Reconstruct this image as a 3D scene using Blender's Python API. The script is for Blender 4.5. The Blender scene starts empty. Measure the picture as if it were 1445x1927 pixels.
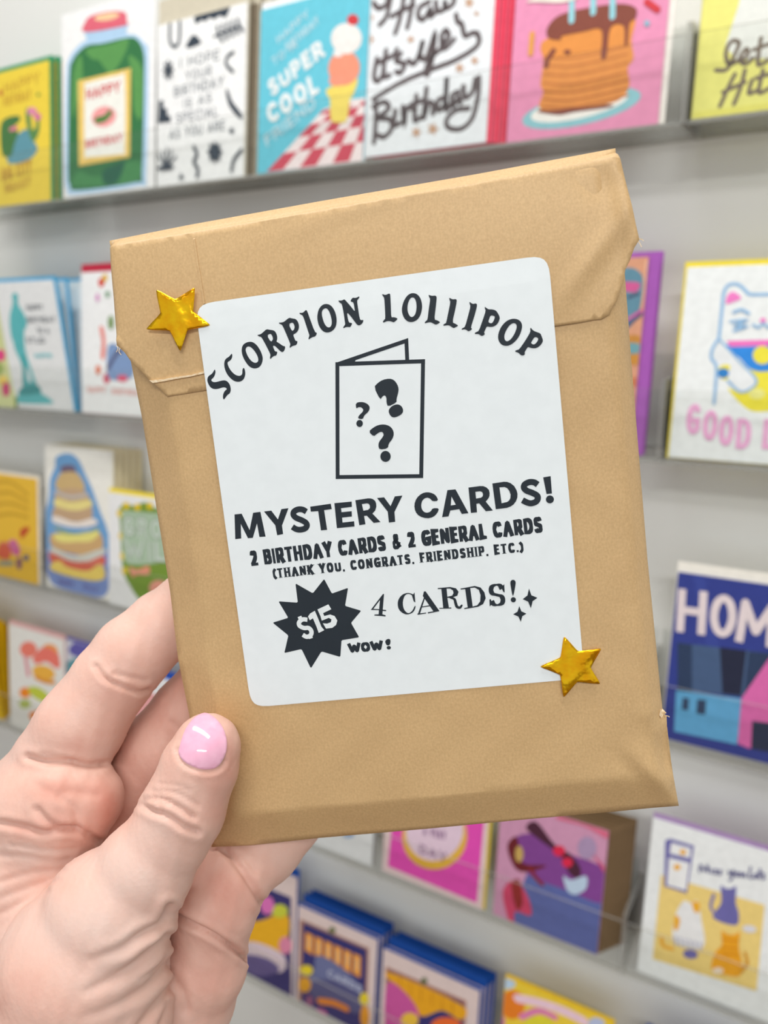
import bpy, math, random
import numpy as np
from mathutils import Vector, Matrix
from mathutils.geometry import tessellate_polygon, delaunay_2d_cdt

random.seed(7)
SC = bpy.context.scene
COL = SC.collection

# ------------------------------------------------------------------ camera
F = 1477.4; CX, CY = 722.5, 963.5            # focal length in photo pixels (1445 x 1927)
SHELF0 = 1.60                                 # height of the top ledge
DZ = 0.225                                    # ledge spacing
YAW, PITCH, ROLL = 0.535016, 0.251988, -0.015479
CAM = Vector((0.0, -0.584168, SHELF0 - 0.117263))
fwd = Vector((-math.sin(YAW)*math.cos(PITCH), math.cos(YAW)*math.cos(PITCH), -math.sin(PITCH)))
r0 = Vector((math.cos(YAW), math.sin(YAW), 0)); u0 = r0.cross(fwd)
RGT = r0*math.cos(ROLL) + u0*math.sin(ROLL)
UP = u0*math.cos(ROLL) - r0*math.sin(ROLL)
cam_d = bpy.data.cameras.new('camera'); cam = bpy.data.objects.new('camera', cam_d); COL.objects.link(cam)
cam.matrix_world = Matrix(((RGT.x, UP.x, -fwd.x, CAM.x), (RGT.y, UP.y, -fwd.y, CAM.y), (RGT.z, UP.z, -fwd.z, CAM.z), (0, 0, 0, 1)))
cam_d.sensor_fit = 'VERTICAL'; cam_d.sensor_height = 36.0; cam_d.lens = 36.0*F/1927.0
cam_d.clip_start = 0.01; cam_d.clip_end = 50
cam_d.dof.use_dof = True; cam_d.dof.focus_distance = 0.181; cam_d.dof.aperture_fstop = 13.5
SC.camera = cam

# ------------------------------------------------------------------ light
world = bpy.data.worlds.new('world'); SC.world = world; world.use_nodes = True
bg = world.node_tree.nodes['Background']; bg.inputs[0].default_value = (0.965, 0.99, 1.0, 1); bg.inputs[1].default_value = 0.63
def area(name, loc, sx, sy, power, target, col=(1, 0.99, 0.965)):
    d = bpy.data.lights.new(name, 'AREA'); d.shape = 'RECTANGLE'; d.size = sx; d.size_y = sy; d.energy = power; d.color = col
    o = bpy.data.objects.new(name, d); COL.objects.link(o); o.location = loc
    o.rotation_euler = (Vector(target) - Vector(loc)).to_track_quat('-Z', 'Y').to_euler()
    return o
area('ceiling_tube_light', (-0.35, -0.52, 2.62), 1.3, 0.14, 15, (-0.35, -0.5, 0))
area('ceiling_tube_light', (0.75, -1.75, 2.62), 1.3, 0.14, 19, (0.5, -0.6, 0))
SC.view_settings.view_transform = 'Standard'; SC.view_settings.look = 'None'
SC.view_settings.exposure = 0.0; SC.view_settings.gamma = 1.0; SC.view_settings.use_curve_mapping = False

# ------------------------------------------------------------------ helpers
def ray(px, py):
    return (RGT*((px-CX)/F) + UP*((CY-py)/F) + fwd)
def at(px, py, d):
    return CAM + ray(px, py)*d
def lin(c):
    return tuple((x/255/12.92 if x/255 <= 0.04045 else ((x/255+0.055)/1.055)**2.4) for x in c)
ALB = 1.05
MATS = {}
def principled(name, col, rough=0.55, spec=0.3, metal=0.0):
    m = bpy.data.materials.new(name); m.use_nodes = True
    b = m.node_tree.nodes['Principled BSDF']
    b.inputs['Base Color'].default_value = (*col, 1); b.inputs['Roughness'].default_value = rough
    b.inputs['Specular IOR Level'].default_value = spec; b.inputs['Metallic'].default_value = metal
    return m, b
def noise_col(m, b, c1, c2, scale, detail=4, lo=0.35, hi=0.65, vec='Object'):
    nt = m.node_tree; tc = nt.nodes.new('ShaderNodeTexCoord'); n = nt.nodes.new('ShaderNodeTexNoise')
    n.inputs['Scale'].default_value = scale; n.inputs['Detail'].default_value = detail
    r = nt.nodes.new('ShaderNodeValToRGB'); r.color_ramp.elements[0].position = lo; r.color_ramp.elements[1].position = hi
    r.color_ramp.elements[0].color = (*c1, 1); r.color_ramp.elements[1].color = (*c2, 1)
    nt.links.new(tc.outputs[vec], n.inputs['Vector']); nt.links.new(n.outputs['Fac'], r.inputs['Fac'])
    nt.links.new(r.outputs['Color'], b.inputs['Base Color'])
    return n, r
def bump(m, b, scale, strength, dist, detail=3):
    nt = m.node_tree; tc = nt.nodes.new('ShaderNodeTexCoord'); n = nt.nodes.new('ShaderNodeTexNoise')
    n.inputs['Scale'].default_value = scale; n.inputs['Detail'].default_value = detail
    bp = nt.nodes.new('ShaderNodeBump'); bp.inputs['Strength'].default_value = strength; bp.inputs['Distance'].default_value = dist
    nt.links.new(tc.outputs['Object'], n.inputs['Vector']); nt.links.new(n.outputs['Fac'], bp.inputs['Height'])
    nt.links.new(bp.outputs['Normal'], b.inputs['Normal'])
def ink(c):
    """printed or plain paper colour, given as the sRGB colour of the thing"""
    c = tuple(int(x) for x in c)
    if c not in MATS:
        a = tuple(min(0.92, x*ALB) for x in lin(c))
        m, b = principled('paper_%02x%02x%02x' % c, a, 0.5, 0.25)
        noise_col(m, b, tuple(x*0.96 for x in a), tuple(min(0.95, x*1.03) for x in a), 160, 2)
        MATS[c] = m
    return MATS[c]

def link(name, me, parent=None, mats=(), smooth=False):
    o = bpy.data.objects.new(name, me); COL.objects.link(o)
    for m in mats: me.materials.append(m)
    if smooth is True:
        for p in me.polygons: p.use_smooth = True
    elif smooth:                                # only the first faces, so that a cut rim stays crisp
        for p in me.polygons[:smooth]: p.use_smooth = True
    if parent is not None: o.parent = parent
    return o
def mesh(name, verts, faces, mi=None):
    me = bpy.data.meshes.new(name); me.from_pydata([tuple(v) for v in verts], [], faces)
    if mi is not None: me.polygons.foreach_set('material_index', mi)
    me.update(); return me
def tag(o, label=None, cat=None, group=None, kind=None):
    if label: o['label'] = label
    if cat: o['category'] = cat
    if group: o['group'] = group
    if kind: o['kind'] = kind
    return o
def box_vf(x0, x1, y0, y1, z0, z1):
    v = [(x, y, z) for x in (x0, x1) for y in (y0, y1) for z in (z0, z1)]
    f = [(0, 1, 3, 2), (4, 6, 7, 5), (0, 4, 5, 1), (2, 3, 7, 6), (0, 2, 6, 4), (1, 5, 7, 3)]
    return v, f
def box(name, b, mats, parent=None, mi=None):
    v, f = box_vf(*b); return link(name, mesh(name, v, f, mi), parent, mats)
def empty(name, mw):
    o = bpy.data.objects.new(name, None); o.empty_display_size = 0.02; COL.objects.link(o); o.matrix_world = mw; return o

def chaikin(p, n=2, closed=True):
    for _ in range(n):
        q = []
        m = len(p)
        rng = range(m) if closed else range(m-1)
        if not closed: q.append(p[0])
        for i in rng:
            a, b = p[i], p[(i+1) % m]
            q.append((a[0]*.75+b[0]*.25, a[1]*.75+b[1]*.25)); q.append((a[0]*.25+b[0]*.75, a[1]*.25+b[1]*.75))
        if not closed: q.append(p[-1])
        p = q
    return p
def catmull(p, n=6, closed=False):
    if len(p) < 3: return list(p)
    out = []; m = len(p)
    g = (lambda i: p[i % m]) if closed else (lambda i: p[min(max(i, 0), m-1)])
    for i in range(m if closed else m-1):
        a, b, c, d = g(i-1), g(i), g(i+1), g(i+2)
        for k in range(n):
            t = k/n
            out.append(tuple(.5*(2*b[j]+(c[j]-a[j])*t+(2*a[j]-5*b[j]+4*c[j]-d[j])*t*t+(3*b[j]-a[j]-3*c[j]+d[j])*t**3) for j in (0, 1)))
    if not closed: out.append(tuple(p[-1]))
    return out

class Plane:
    """a flat sheet in the room: origin o, right ex, up ey, normal n towards the viewer"""
    def __init__(s, o, ex, ey):
        s.o = Vector(o); s.ex = Vector(ex).normalized(); s.n = s.ex.cross(Vector(ey)).normalized(); s.ey = s.n.cross(s.ex)
    def mat(s):
        a, b, c, o = s.ex, s.ey, s.n, s.o
        return Matrix(((a.x, b.x, c.x, o.x), (a.y, b.y, c.y, o.y), (a.z, b.z, c.z, o.z), (0, 0, 0, 1)))
    def hit(s, px, py, off=0.0):
        d = ray(px, py); t = ((s.o + s.n*off - CAM).dot(s.n))/d.dot(s.n); return CAM + d*t, t
    def loc(s, px, py, off=0.0):
        P, t = s.hit(px, py, off); P = P - s.o; return (P.dot(s.ex), P.dot(s.ey))
    def mpp(s, px, py):
        return s.hit(px, py)[1]/F

# ------------------------------------------------------------------ lettering skeletons
def L(*a): return (0, [(a[i], a[i+1]) for i in range(0, len(a), 2)])
def C(*a): return (1, [(a[i], a[i+1]) for i in range(0, len(a), 2)])
def O(*a): return (2, [(a[i], a[i+1]) for i in range(0, len(a), 2)])
GL = {
'A': (.80, [L(0,0,.5,1,1,0), L(.2,.33,.8,.33)]),
'B': (.68, [L(0,0,0,1), C(0,1,.5,1,.85,.93,.92,.75,.82,.57,.5,.52,0,.52), C(0,.52,.55,.52,.92,.44,1,.26,.9,.08,.55,0,0,0)]),
'C': (.74, [C(1,.74,.86,.94,.55,1,.2,.88,0,.5,.2,.12,.55,0,.86,.06,1,.26)]),
'D': (.74, [L(0,0,0,1), C(0,1,.45,1,.86,.85,1,.5,.86,.15,.45,0,0,0)]),
'E': (.60, [L(1,1,0,1,0,0,1,0), L(0,.52,.82,.52)]),
'F': (.58, [L(1,1,0,1,0,0), L(0,.5,.8,.5)]),
'G': (.78, [C(1,.78,.82,.96,.55,1,.2,.88,0,.5,.2,.12,.55,0,.85,.06,1,.2), L(1,.15,1,.46,.6,.46)]),
'H': (.74, [L(0,0,0,1), L(1,0,1,1), L(0,.52,1,.52)]),
'I': (.14, [L(.5,0,.5,1)]),
'J': (.5, [C(1,1,1,.25,.8,.04,.45,0,.1,.1,0,.28)]),
'K': (.72, [L(0,0,0,1), L(1,1,0,.42), L(.3,.6,1,0)]),
'L': (.56, [L(0,1,0,0,1,0)]),
'M': (.92, [L(0,0,.06,1,.5,.25,.94,1,1,0)]),
'N': (.76, [L(0,0,0,1,1,0,1,1)]),
'O': (.80, [O(.5,1,.15,.86,0,.5,.15,.14,.5,0,.85,.14,1,.5,.85,.86)]),
'P': (.66, [L(0,0,0,1), C(0,1,.6,1,.93,.92,1,.72,.93,.52,.6,.44,0,.44)]),
'R': (.70, [L(0,0,0,1), C(0,1,.6,1,.9,.92,.96,.73,.9,.54,.6,.46,0,.46), L(.5,.46,1,0)]),
'S': (.66, [C(.95,.78,.8,.95,.5,1,.15,.93,.03,.75,.15,.58,.5,.5,.85,.42,.97,.25,.85,.07,.5,0,.18,.05,.02,.22)]),
'T': (.66, [L(0,1,1,1), L(.5,1,.5,0)]),
'U': (.74, [C(0,1,0,.4,.08,.12,.5,0,.92,.12,1,.4,1,1)]),
'V': (.76, [L(0,1,.5,0,1,1)]),
'W': (1.1, [L(0,1,.25,0,.5,.85,.75,0,1,1)]),
'X': (.72, [L(0,0,1,1), L(0,1,1,0)]),
'Y': (.74, [L(0,1,.5,.45,1,1), L(.5,.45,.5,0)]),
'1': (.36, [L(0,.78,.7,1,.7,0)]),
'2': (.62, [C(.04,.74,.2,.95,.5,1,.85,.92,.95,.72,.8,.48,.4,.22,.02,0), L(.02,0,1,0)]),
'4': (.68, [L(.68,0,.68,1,0,.3,1,.3)]),
'5': (.62, [L(.9,1,.12,1,.06,.55), C(.06,.55,.4,.66,.8,.58,.96,.33,.8,.07,.4,0,.04,.1)]),
'&': (.78, [C(1,.02,.6,.42,.25,.76,.36,.97,.6,.95,.65,.76,.4,.58,.08,.4,.06,.12,.35,0,.68,.12,.92,.44)]),
'!': (.16, [L(.5,.3,.5,1), L(.5,0,.5,.1)]),
'(': (.26, [C(1,1.08,.2,.8,.05,.45,.2,.1,1,-.2)]),
')': (.26, [C(0,1.08,.8,.8,.95,.45,.8,.1,0,-.2)]),
',': (.16, [L(.7,.08,.2,-.2)]), '.': (.14, [L(.5,0,.5,.1)]), "'": (.14, [L(.5,1,.5,.75)]),
' ': (.36, []), '*': (.2, [L(.5,.4,.5,.6)]),
}

def ribbon(pts, hw, closed=False):
    """quads along a polyline; hw is a half width or a function of the direction"""
    q = [pts[0]]
    for p in pts[1:]:
        if abs(p[0]-q[-1][0])+abs(p[1]-q[-1][1]) > 1e-9: q.append(p)
    if closed and len(q) > 2 and abs(q[0][0]-q[-1][0])+abs(q[0][1]-q[-1][1]) < 1e-9: q.pop()
    pts = q; n = len(pts)
    if n < 2: return [], []
    def seg(i, j):
        dx, dy = pts[j][0]-pts[i][0], pts[j][1]-pts[i][1]; l = math.hypot(dx, dy); return dx/l, dy/l
    V = []; Fc = []
    for i in range(n):
        a = seg((i-1) % n, i) if (closed or i > 0) else seg(0, 1)
        b = seg(i, (i+1) % n) if (closed or i < n-1) else a
        if not closed and i == 0: a = b
        tx, ty = a[0]+b[0], a[1]+b[1]; l = math.hypot(tx, ty)
        if l < .5: tx, ty, l = b[0], b[1], 1.0
        tx, ty = tx/l, ty/l
        h = hw(tx, ty, i/(n-1)) if callable(hw) else hw
        c = max(.45, tx*b[0]+ty*b[1]); nx, ny = -ty*h/c, tx*h/c
        V += [(pts[i][0]+nx, pts[i][1]+ny), (pts[i][0]-nx, pts[i][1]-ny)]
    for i in range(n if closed else n-1):
        j = (i+1) % n; Fc.append((2*i, 2*i+1, 2*j+1, 2*j))
    return V, Fc

class Art:
    """flat print on a plane, gathered as one mesh with one slot per colour"""
    def __init__(s, plane, clip=None, base=0.00006, step=0.00003):
        s.p = plane; s.clip = clip; s.base = base; s.step = step; s.V = []; s.Fc = []; s.mi = []; s.cols = []; s.k = 0; s.zm = (0, 0, 1.0); s.bend = None; s.sub = 0
    def zoom(s, ox, oy, sc): s.zm = (ox, oy, sc); return s
    def px(s, p): return (s.zm[0]+p[0]/s.zm[2], s.zm[1]+p[1]/s.zm[2])
    def l(s, p): return s.p.loc(*s.px(p))
    def emit(s, c, V, Fc, keep=False):
        if c not in s.cols: s.cols.append(c)
        ci = s.cols.index(c)
        if not keep: s.k += 1; s.sub = 0
        else: s.sub += 1
        z = s.base + s.k*s.step + (s.sub % 9)*.0000025
        for f in Fc:
            P = [V[i] for i in f]
            if s.clip: P = clip_poly(P, s.clip)
            if len(P) < 3: continue
            a = sum(P[i][0]*P[(i+1) % len(P)][1]-P[(i+1) % len(P)][0]*P[i][1] for i in range(len(P)))
            if abs(a) < 1e-12: continue
            if a < 0: P = P[::-1]
            b = len(s.V); s.V += [(x, y, z + (s.bend(x, y) if s.bend else 0)) for x, y in P]
            s.Fc.append(tuple(range(b, b+len(P)))); s.mi.append(ci)
    def poly(s, c, pts, holes=(), smooth=0, keep=False):
        loops = [[s.l(p) for p in pts]] + [[s.l(p) for p in h] for h in holes]
        if smooth: loops = [chaikin(l, smooth) if s.bend else catmull(l, 4, True) for l in loops]
        s.fill(c, loops, keep)
    def fill(s, c, loops, keep=False):
        tri = tessellate_polygon([[Vector((x, y, 0)) for x, y in l] for l in loops])
        flat = [p for l in loops for p in l]
        s.emit(c, flat, [tuple(t) for t in tri], keep)
    def stroke(s, c, pts, w, smooth=True, closed=False, taper=0, keep=False, round_=True):
        lp = [s.l(p) for p in pts]
        if smooth: lp = catmull(lp, 6, closed)
        m = s.p.mpp(*s.px(pts[0]))/s.zm[2]; hw = w*m/2
        h = (lambda tx, ty, t: hw*(1-taper*abs(2*t-1)**2)) if taper else hw
        V, Fc = ribbon(lp, h, closed); s.emit(c, V, Fc, keep)
        if round_ and not closed:
            for e in (lp[0], lp[-1]):
                n = 8; r = hw*(1-taper)
                s.emit(c, [(e[0]+r*math.cos(6.2832*i/n), e[1]+r*math.sin(6.2832*i/n)) for i in range(n)], [tuple(range(n))], True)
    def ell(s, c, cx, cy, rx, ry, rot=0, n=24, keep=False):
        cr, sr = math.cos(math.radians(rot)), math.sin(math.radians(rot))
        pts = [(cx+rx*math.cos(6.28319*i/n)*cr-ry*math.sin(6.28319*i/n)*sr, cy+rx*math.cos(6.28319*i/n)*sr+ry*math.sin(6.28319*i/n)*cr) for i in range(n)]
        s.emit(c, [s.l(p) for p in pts], [tuple(range(n))], keep)
    def text(s, c, txt, p0, p1, cap, t=.16, th=None, serif=0, gap=.16, slant=0, keep=False):
        """txt along the baseline p0 to p1, capital height cap (all in zoomed photo pixels)"""
        th = t if th is None else th
        a, b = Vector(s.l(p0)), Vector(s.l(p1)); m = s.p.mpp(*s.px(p0))/s.zm[2]; H = cap*m
        d = (b-a); Ln = d.length; d = d/Ln; nrm = Vector((-d.y, d.x))
        adv = [max(GL[ch][0], t*1.0)+gap for ch in txt]; tot = sum(adv)-gap; sx = Ln/(tot*H)
        x = 0.0; first = not keep
        for ch, ad in zip(txt, adv):
            s.sub = 0; W = (ad-gap)*sx; tt = min(t, W) if ch in "I!.,'1" else t
            for kind, pts in GL[ch][1]:
                ti = 0 if ch in '()' else tt
                q = [(x+ti/2+px*(W-ti), th/2+py*(1-th)) if W > ti else (x+W/2, th/2+py*(1-th)) for px, py in pts]
                if ch in '.!' and len(q) == 2 and abs(q[0][1]-q[1][1]) < .2: q = [(x+W/2, 0), (x+W/2, max(t*.9, .1))]
                elif kind == 0:
                    for e, o in ((0, 1), (-1, -2)):
                        dx, dy = q[e][0]-q[o][0], q[e][1]-q[o][1]; l_ = math.hypot(dx, dy)
                        edge = pts[e][0] in (0, 1) or pts[e][1] in (0, 1) or abs(dy) < .02
                        if l_ > 1e-6 and edge: k_ = (tt/2*abs(dx)+th/2*abs(dy))/l_; q[e] = (q[e][0]+dx/l_*k_, q[e][1]+dy/l_*k_)
                if kind: q = catmull(q, 5, kind == 2)
                tq = tt*.72 if ch == '&' else tt
                hwf = (lambda tx, ty, u: (tq*abs(ty)+th*abs(tx))/2) if th != tq else tq/2
                if kind == 0 and ch in 'MNAVWKYX4': pieces = [ribbon([q[e], q[e+1]], hwf) for e in range(len(q)-1)]
                else: pieces = [ribbon(q, hwf, kind == 2)]
                if kind == 0:
                    for e in q[1:-1]:
                        r = min(tq, th)/2; pieces.append(([(e[0]+r*math.cos(.7854*i), e[1]+r*math.sin(.7854*i)) for i in range(8)], [tuple(range(8))]))
                if serif and kind == 0:
                    for e, o in ((q[0], q[1]), (q[-1], q[-2])):
                        if abs(e[1]-o[1]) > .3 and (e[1] < .15 or e[1] > .85):
                            yy = 0 if e[1] < .15 else 1-serif*.45; w2 = tq/2+serif
                            pieces.append(([(e[0]-w2, yy), (e[0]+w2, yy), (e[0]+w2, yy+serif*.45), (e[0]-w2, yy+serif*.45)], [(0, 1, 2, 3)]))
                for V, Fc in pieces:
                    W2 = []
                    for vx, vy in V:
                        P = a + d*((vx+slant*vy)*H) + nrm*(vy*H); W2.append((P.x, P.y))
                    s.emit(c, W2, Fc, not first); first = False
            x += ad*sx
    def build(s, name, parent):
        return link(name, mesh(name, s.V, s.Fc, s.mi), parent, [ink(c) for c in s.cols])

def clip_poly(P, r):
    x0, x1, y0, y1 = r
    for ax, lim, sg in ((0, x0, 1), (0, x1, -1), (1, y0, 1), (1, y1, -1)):
        Q = []
        for i in range(len(P)):
            a, b = P[i], P[(i+1) % len(P)]; da, db = sg*(a[ax]-lim), sg*(b[ax]-lim)
            if da >= 0: Q.append(a)
            if (da >= 0) != (db >= 0):
                t = da/(da-db); Q.append((a[0]+(b[0]-a[0])*t, a[1]+(b[1]-a[1])*t))
        P = Q
        if len(P) < 3: return []
    return P
def sheet(outline, step, extra=()):
    """triangulated sheet inside a 2D outline (metres), with a grid of inner points"""
    k = 1000.0; out = [(x*k, y*k) for x, y in outline]; st = step*k; pts = []
    for i, p in enumerate(out):
        q = out[(i+1) % len(out)]; n = max(1, int(math.hypot(q[0]-p[0], q[1]-p[1])/st))
        pts += [(p[0]+(q[0]-p[0])*j/n, p[1]+(q[1]-p[1])*j/n) for j in range(n)]
    nb = len(pts); xs = [p[0] for p in pts]; ys = [p[1] for p in pts]
    B = np.array(pts); Bn = np.roll(B, -1, axis=0)
    gx, gy = np.meshgrid(np.arange(min(xs)+st/2, max(xs), st), np.arange(min(ys)+st/2, max(ys), st)); G = np.stack([gx.ravel(), gy.ravel()], 1)
    ins = np.zeros(len(G), bool); dist = np.full(len(G), 1e9)
    for a, b in zip(B, Bn):
        c = ((a[1] > G[:, 1]) != (b[1] > G[:, 1]))
        with np.errstate(divide='ignore', invalid='ignore'):
            xi = (b[0]-a[0])*(G[:, 1]-a[1])/(b[1]-a[1])+a[0]
        ins ^= c & (G[:, 0] < xi)
        ab = b-a; t = np.clip(((G-a)@ab)/max(ab@ab, 1e-12), 0, 1); dist = np.minimum(dist, np.hypot(*(G-(a+t[:, None]*ab)).T))
    G = G[ins & (dist > st*.45)]
    allp = [Vector(p) for p in pts] + [Vector(p) for p in G] + [Vector((x*k, y*k)) for x, y in extra]
    vo, eo, fo, _, _, _ = delaunay_2d_cdt(allp, [], [list(range(nb))], 1, 1e-4)
    V = [(v.x/k, v.y/k) for v in vo]; Fo = []
    for f in fo:
        P = [V[i] for i in f]; a = sum(P[i][0]*P[(i+1) % len(P)][1]-P[(i+1) % len(P)][0]*P[i][1] for i in range(len(P)))
        Fo.append(list(f) if a > 0 else list(f)[::-1])
    return V, Fo
def rim(Fo):
    cnt = {}
    for f in Fo:
        for i in range(len(f)):
            a, b = f[i], f[(i+1) % len(f)]; cnt[(a, b)] = cnt.get((a, b), 0)+1
    return [(a, b) for (a, b) in cnt if (b, a) not in cnt]
def thick(V, Fo, zf, zb):
    """closed solid from a sheet: front at zf(x,y), back at zb(x,y)"""
    n = len(V); W = [(x, y, zf(x, y)) for x, y in V] + [(x, y, zb(x, y)) for x, y in V]
    Fc = [tuple(f) for f in Fo] + [tuple(i+n for i in f[::-1]) for f in Fo] + [(b, a, a+n, b+n) for a, b in rim(Fo)]
    return W, Fc
def dseg(x, y, pl):
    best = 1e9
    for a, b in zip(pl, pl[1:]):
        dx, dy = b[0]-a[0], b[1]-a[1]; t = max(0, min(1, ((x-a[0])*dx+(y-a[1])*dy)/(dx*dx+dy*dy)))
        best = min(best, math.hypot(x-a[0]-t*dx, y-a[1]-t*dy))
    return best

# ------------------------------------------------------------------ the room
WALL_Y = 0.058
m_wall, b_ = principled('wall_paint', (0.84, 0.84, 0.81), 0.6, 0.2)
noise_col(m_wall, b_, (0.83, 0.835, 0.805), (0.85, 0.855, 0.83), 3, 3); bump(m_wall, b_, 350, 0.08, 0.0004)
m_floor, b_ = principled('floor_wood', (0.25, 0.16, 0.10), 0.45, 0.3)
noise_col(m_floor, b_, (0.20, 0.125, 0.075), (0.32, 0.21, 0.13), 5, 5)
m_ceil, b_ = principled('ceiling_paint', (0.8, 0.8, 0.78), 0.8, 0.1)
noise_col(m_ceil, b_, (0.78, 0.78, 0.76), (0.82, 0.82, 0.80), 2, 2)
tag(box('wall_back', (-7.0, 4.0, WALL_Y, WALL_Y+0.1, 0, 2.7), [m_wall]), kind='structure')
tag(box('floor', (-7.0, 4.0, -3.2, WALL_Y, -0.06, 0), [m_floor]), kind='structure')
tag(box('ceiling', (-7.0, 4.0, -3.2, WALL_Y, 2.7, 2.76), [m_ceil]), kind='structure')

# ------------------------------------------------------------------ clear acrylic ledges
def clear(name, tint, base, graze, gloss_rough=0.04, body=0.0, bodycol=(0.5, 0.5, 0.48)):
    m = bpy.data.materials.new(name); m.use_nodes = True; nt = m.node_tree; nt.nodes.clear()
    out = nt.nodes.new('ShaderNodeOutputMaterial'); tr = nt.nodes.new('ShaderNodeBsdfTransparent'); tr.inputs[0].default_value = (*tint, 1)
    gl = nt.nodes.new('ShaderNodeBsdfGlossy'); gl.inputs['Roughness'].default_value = gloss_rough
    df = nt.nodes.new('ShaderNodeBsdfDiffuse'); df.inputs[0].default_value = (*bodycol, 1)
    nz = nt.nodes.new('ShaderNodeTexNoise'); nz.inputs['Scale'].default_value = 40
    ml = nt.nodes.new('ShaderNodeMath'); ml.operation = 'MULTIPLY_ADD'; ml.inputs[1].default_value = body*0.3; ml.inputs[2].default_value = body*0.85
    nt.links.new(nz.outputs['Fac'], ml.inputs[0])
    mb = nt.nodes.new('ShaderNodeMixShader'); nt.links.new(ml.outputs[0], mb.inputs[0]); nt.links.new(tr.outputs[0], mb.inputs[1]); nt.links.new(df.outputs[0], mb.inputs[2])
    fr = nt.nodes.new('ShaderNodeLayerWeight'); fr.inputs['Blend'].default_value = 0.5
    pw = nt.nodes.new('ShaderNodeMath'); pw.operation = 'POWER'; pw.inputs[1].default_value = 4.0; nt.links.new(fr.outputs['Facing'], pw.inputs[0])
    ma = nt.nodes.new('ShaderNodeMath'); ma.operation = 'MULTIPLY_ADD'; ma.inputs[1].default_value = graze; ma.inputs[2].default_value = base; nt.links.new(pw.outputs[0], ma.inputs[0])
    mx = nt.nodes.new('ShaderNodeMixShader'); nt.links.new(ma.outputs[0], mx.inputs[0]); nt.links.new(mb.outputs[0], mx.inputs[1]); nt.links.new(gl.outputs[0], mx.inputs[2])
    nt.links.new(mx.outputs[0], out.inputs[0]); return m
m_acr = clear('clear_acrylic', (0.975, 0.98, 0.975), 0.02, 0.35)
m_edge = clear('acrylic_cut_edge', (0.80, 0.80, 0.77), 0.03, 0.3, 0.15, 0.5, (0.52, 0.51, 0.48))
m_rim = clear('acrylic_lip_edge', (0.90, 0.90, 0.88), 0.03, 0.25, 0.1, 0.28, (0.62, 0.61, 0.58))
m_sleeve = clear('clear_sleeve', (0.985, 0.985, 0.985), 0.015, 0.45, 0.06)
PJ = Plane((0, 0, SHELF0-1*DZ), (1, 0, 0), (0, 0, 1))
XJ = PJ.loc(1240, 868)[0]
ORD = ['top', 'second', 'third', 'fourth', 'fifth']
for k in range(5):
    z = SHELF0-k*DZ
    for side, (x0, x1) in (('left', (-1.55, XJ-0.002)), ('right', (XJ+0.002, 0.75))):
        root = empty('acrylic_shelf', Matrix.Translation(((x0+x1)/2, 0.02, z-0.003))); h = (x1-x0)/2
        tag(root, '%s clear acrylic card ledge from the top, %s section of the rack' % (ORD[k], side), 'shelf', 'clear card ledges on the wall')
        box('ledge_base', (-h, h, -0.0195, 0.035, 0.0, 0.003), [m_acr, m_edge], root, [1, 1, 1, 1, 0, 0])
        box('front_lip', (-h, h, -0.0225, -0.0200, 0.0, 0.053), [m_acr, m_rim], root, [1, 1, 0, 0, 1, 1])
        box('back_plate', (-h, h, 0.0355, 0.0375, 0.0, 0.075), [m_acr, m_rim], root, [0, 0, 0, 0, 1, 0])
        for sx in (-1, 1):
            a, b = sorted((sx*h, sx*(h+0.0018)))
            box('end_panel', (a, b, -0.0225, 0.0375, 0.0, 0.06), [m_acr, m_rim], root, [0, 0, 1, 1, 1, 1])

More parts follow.
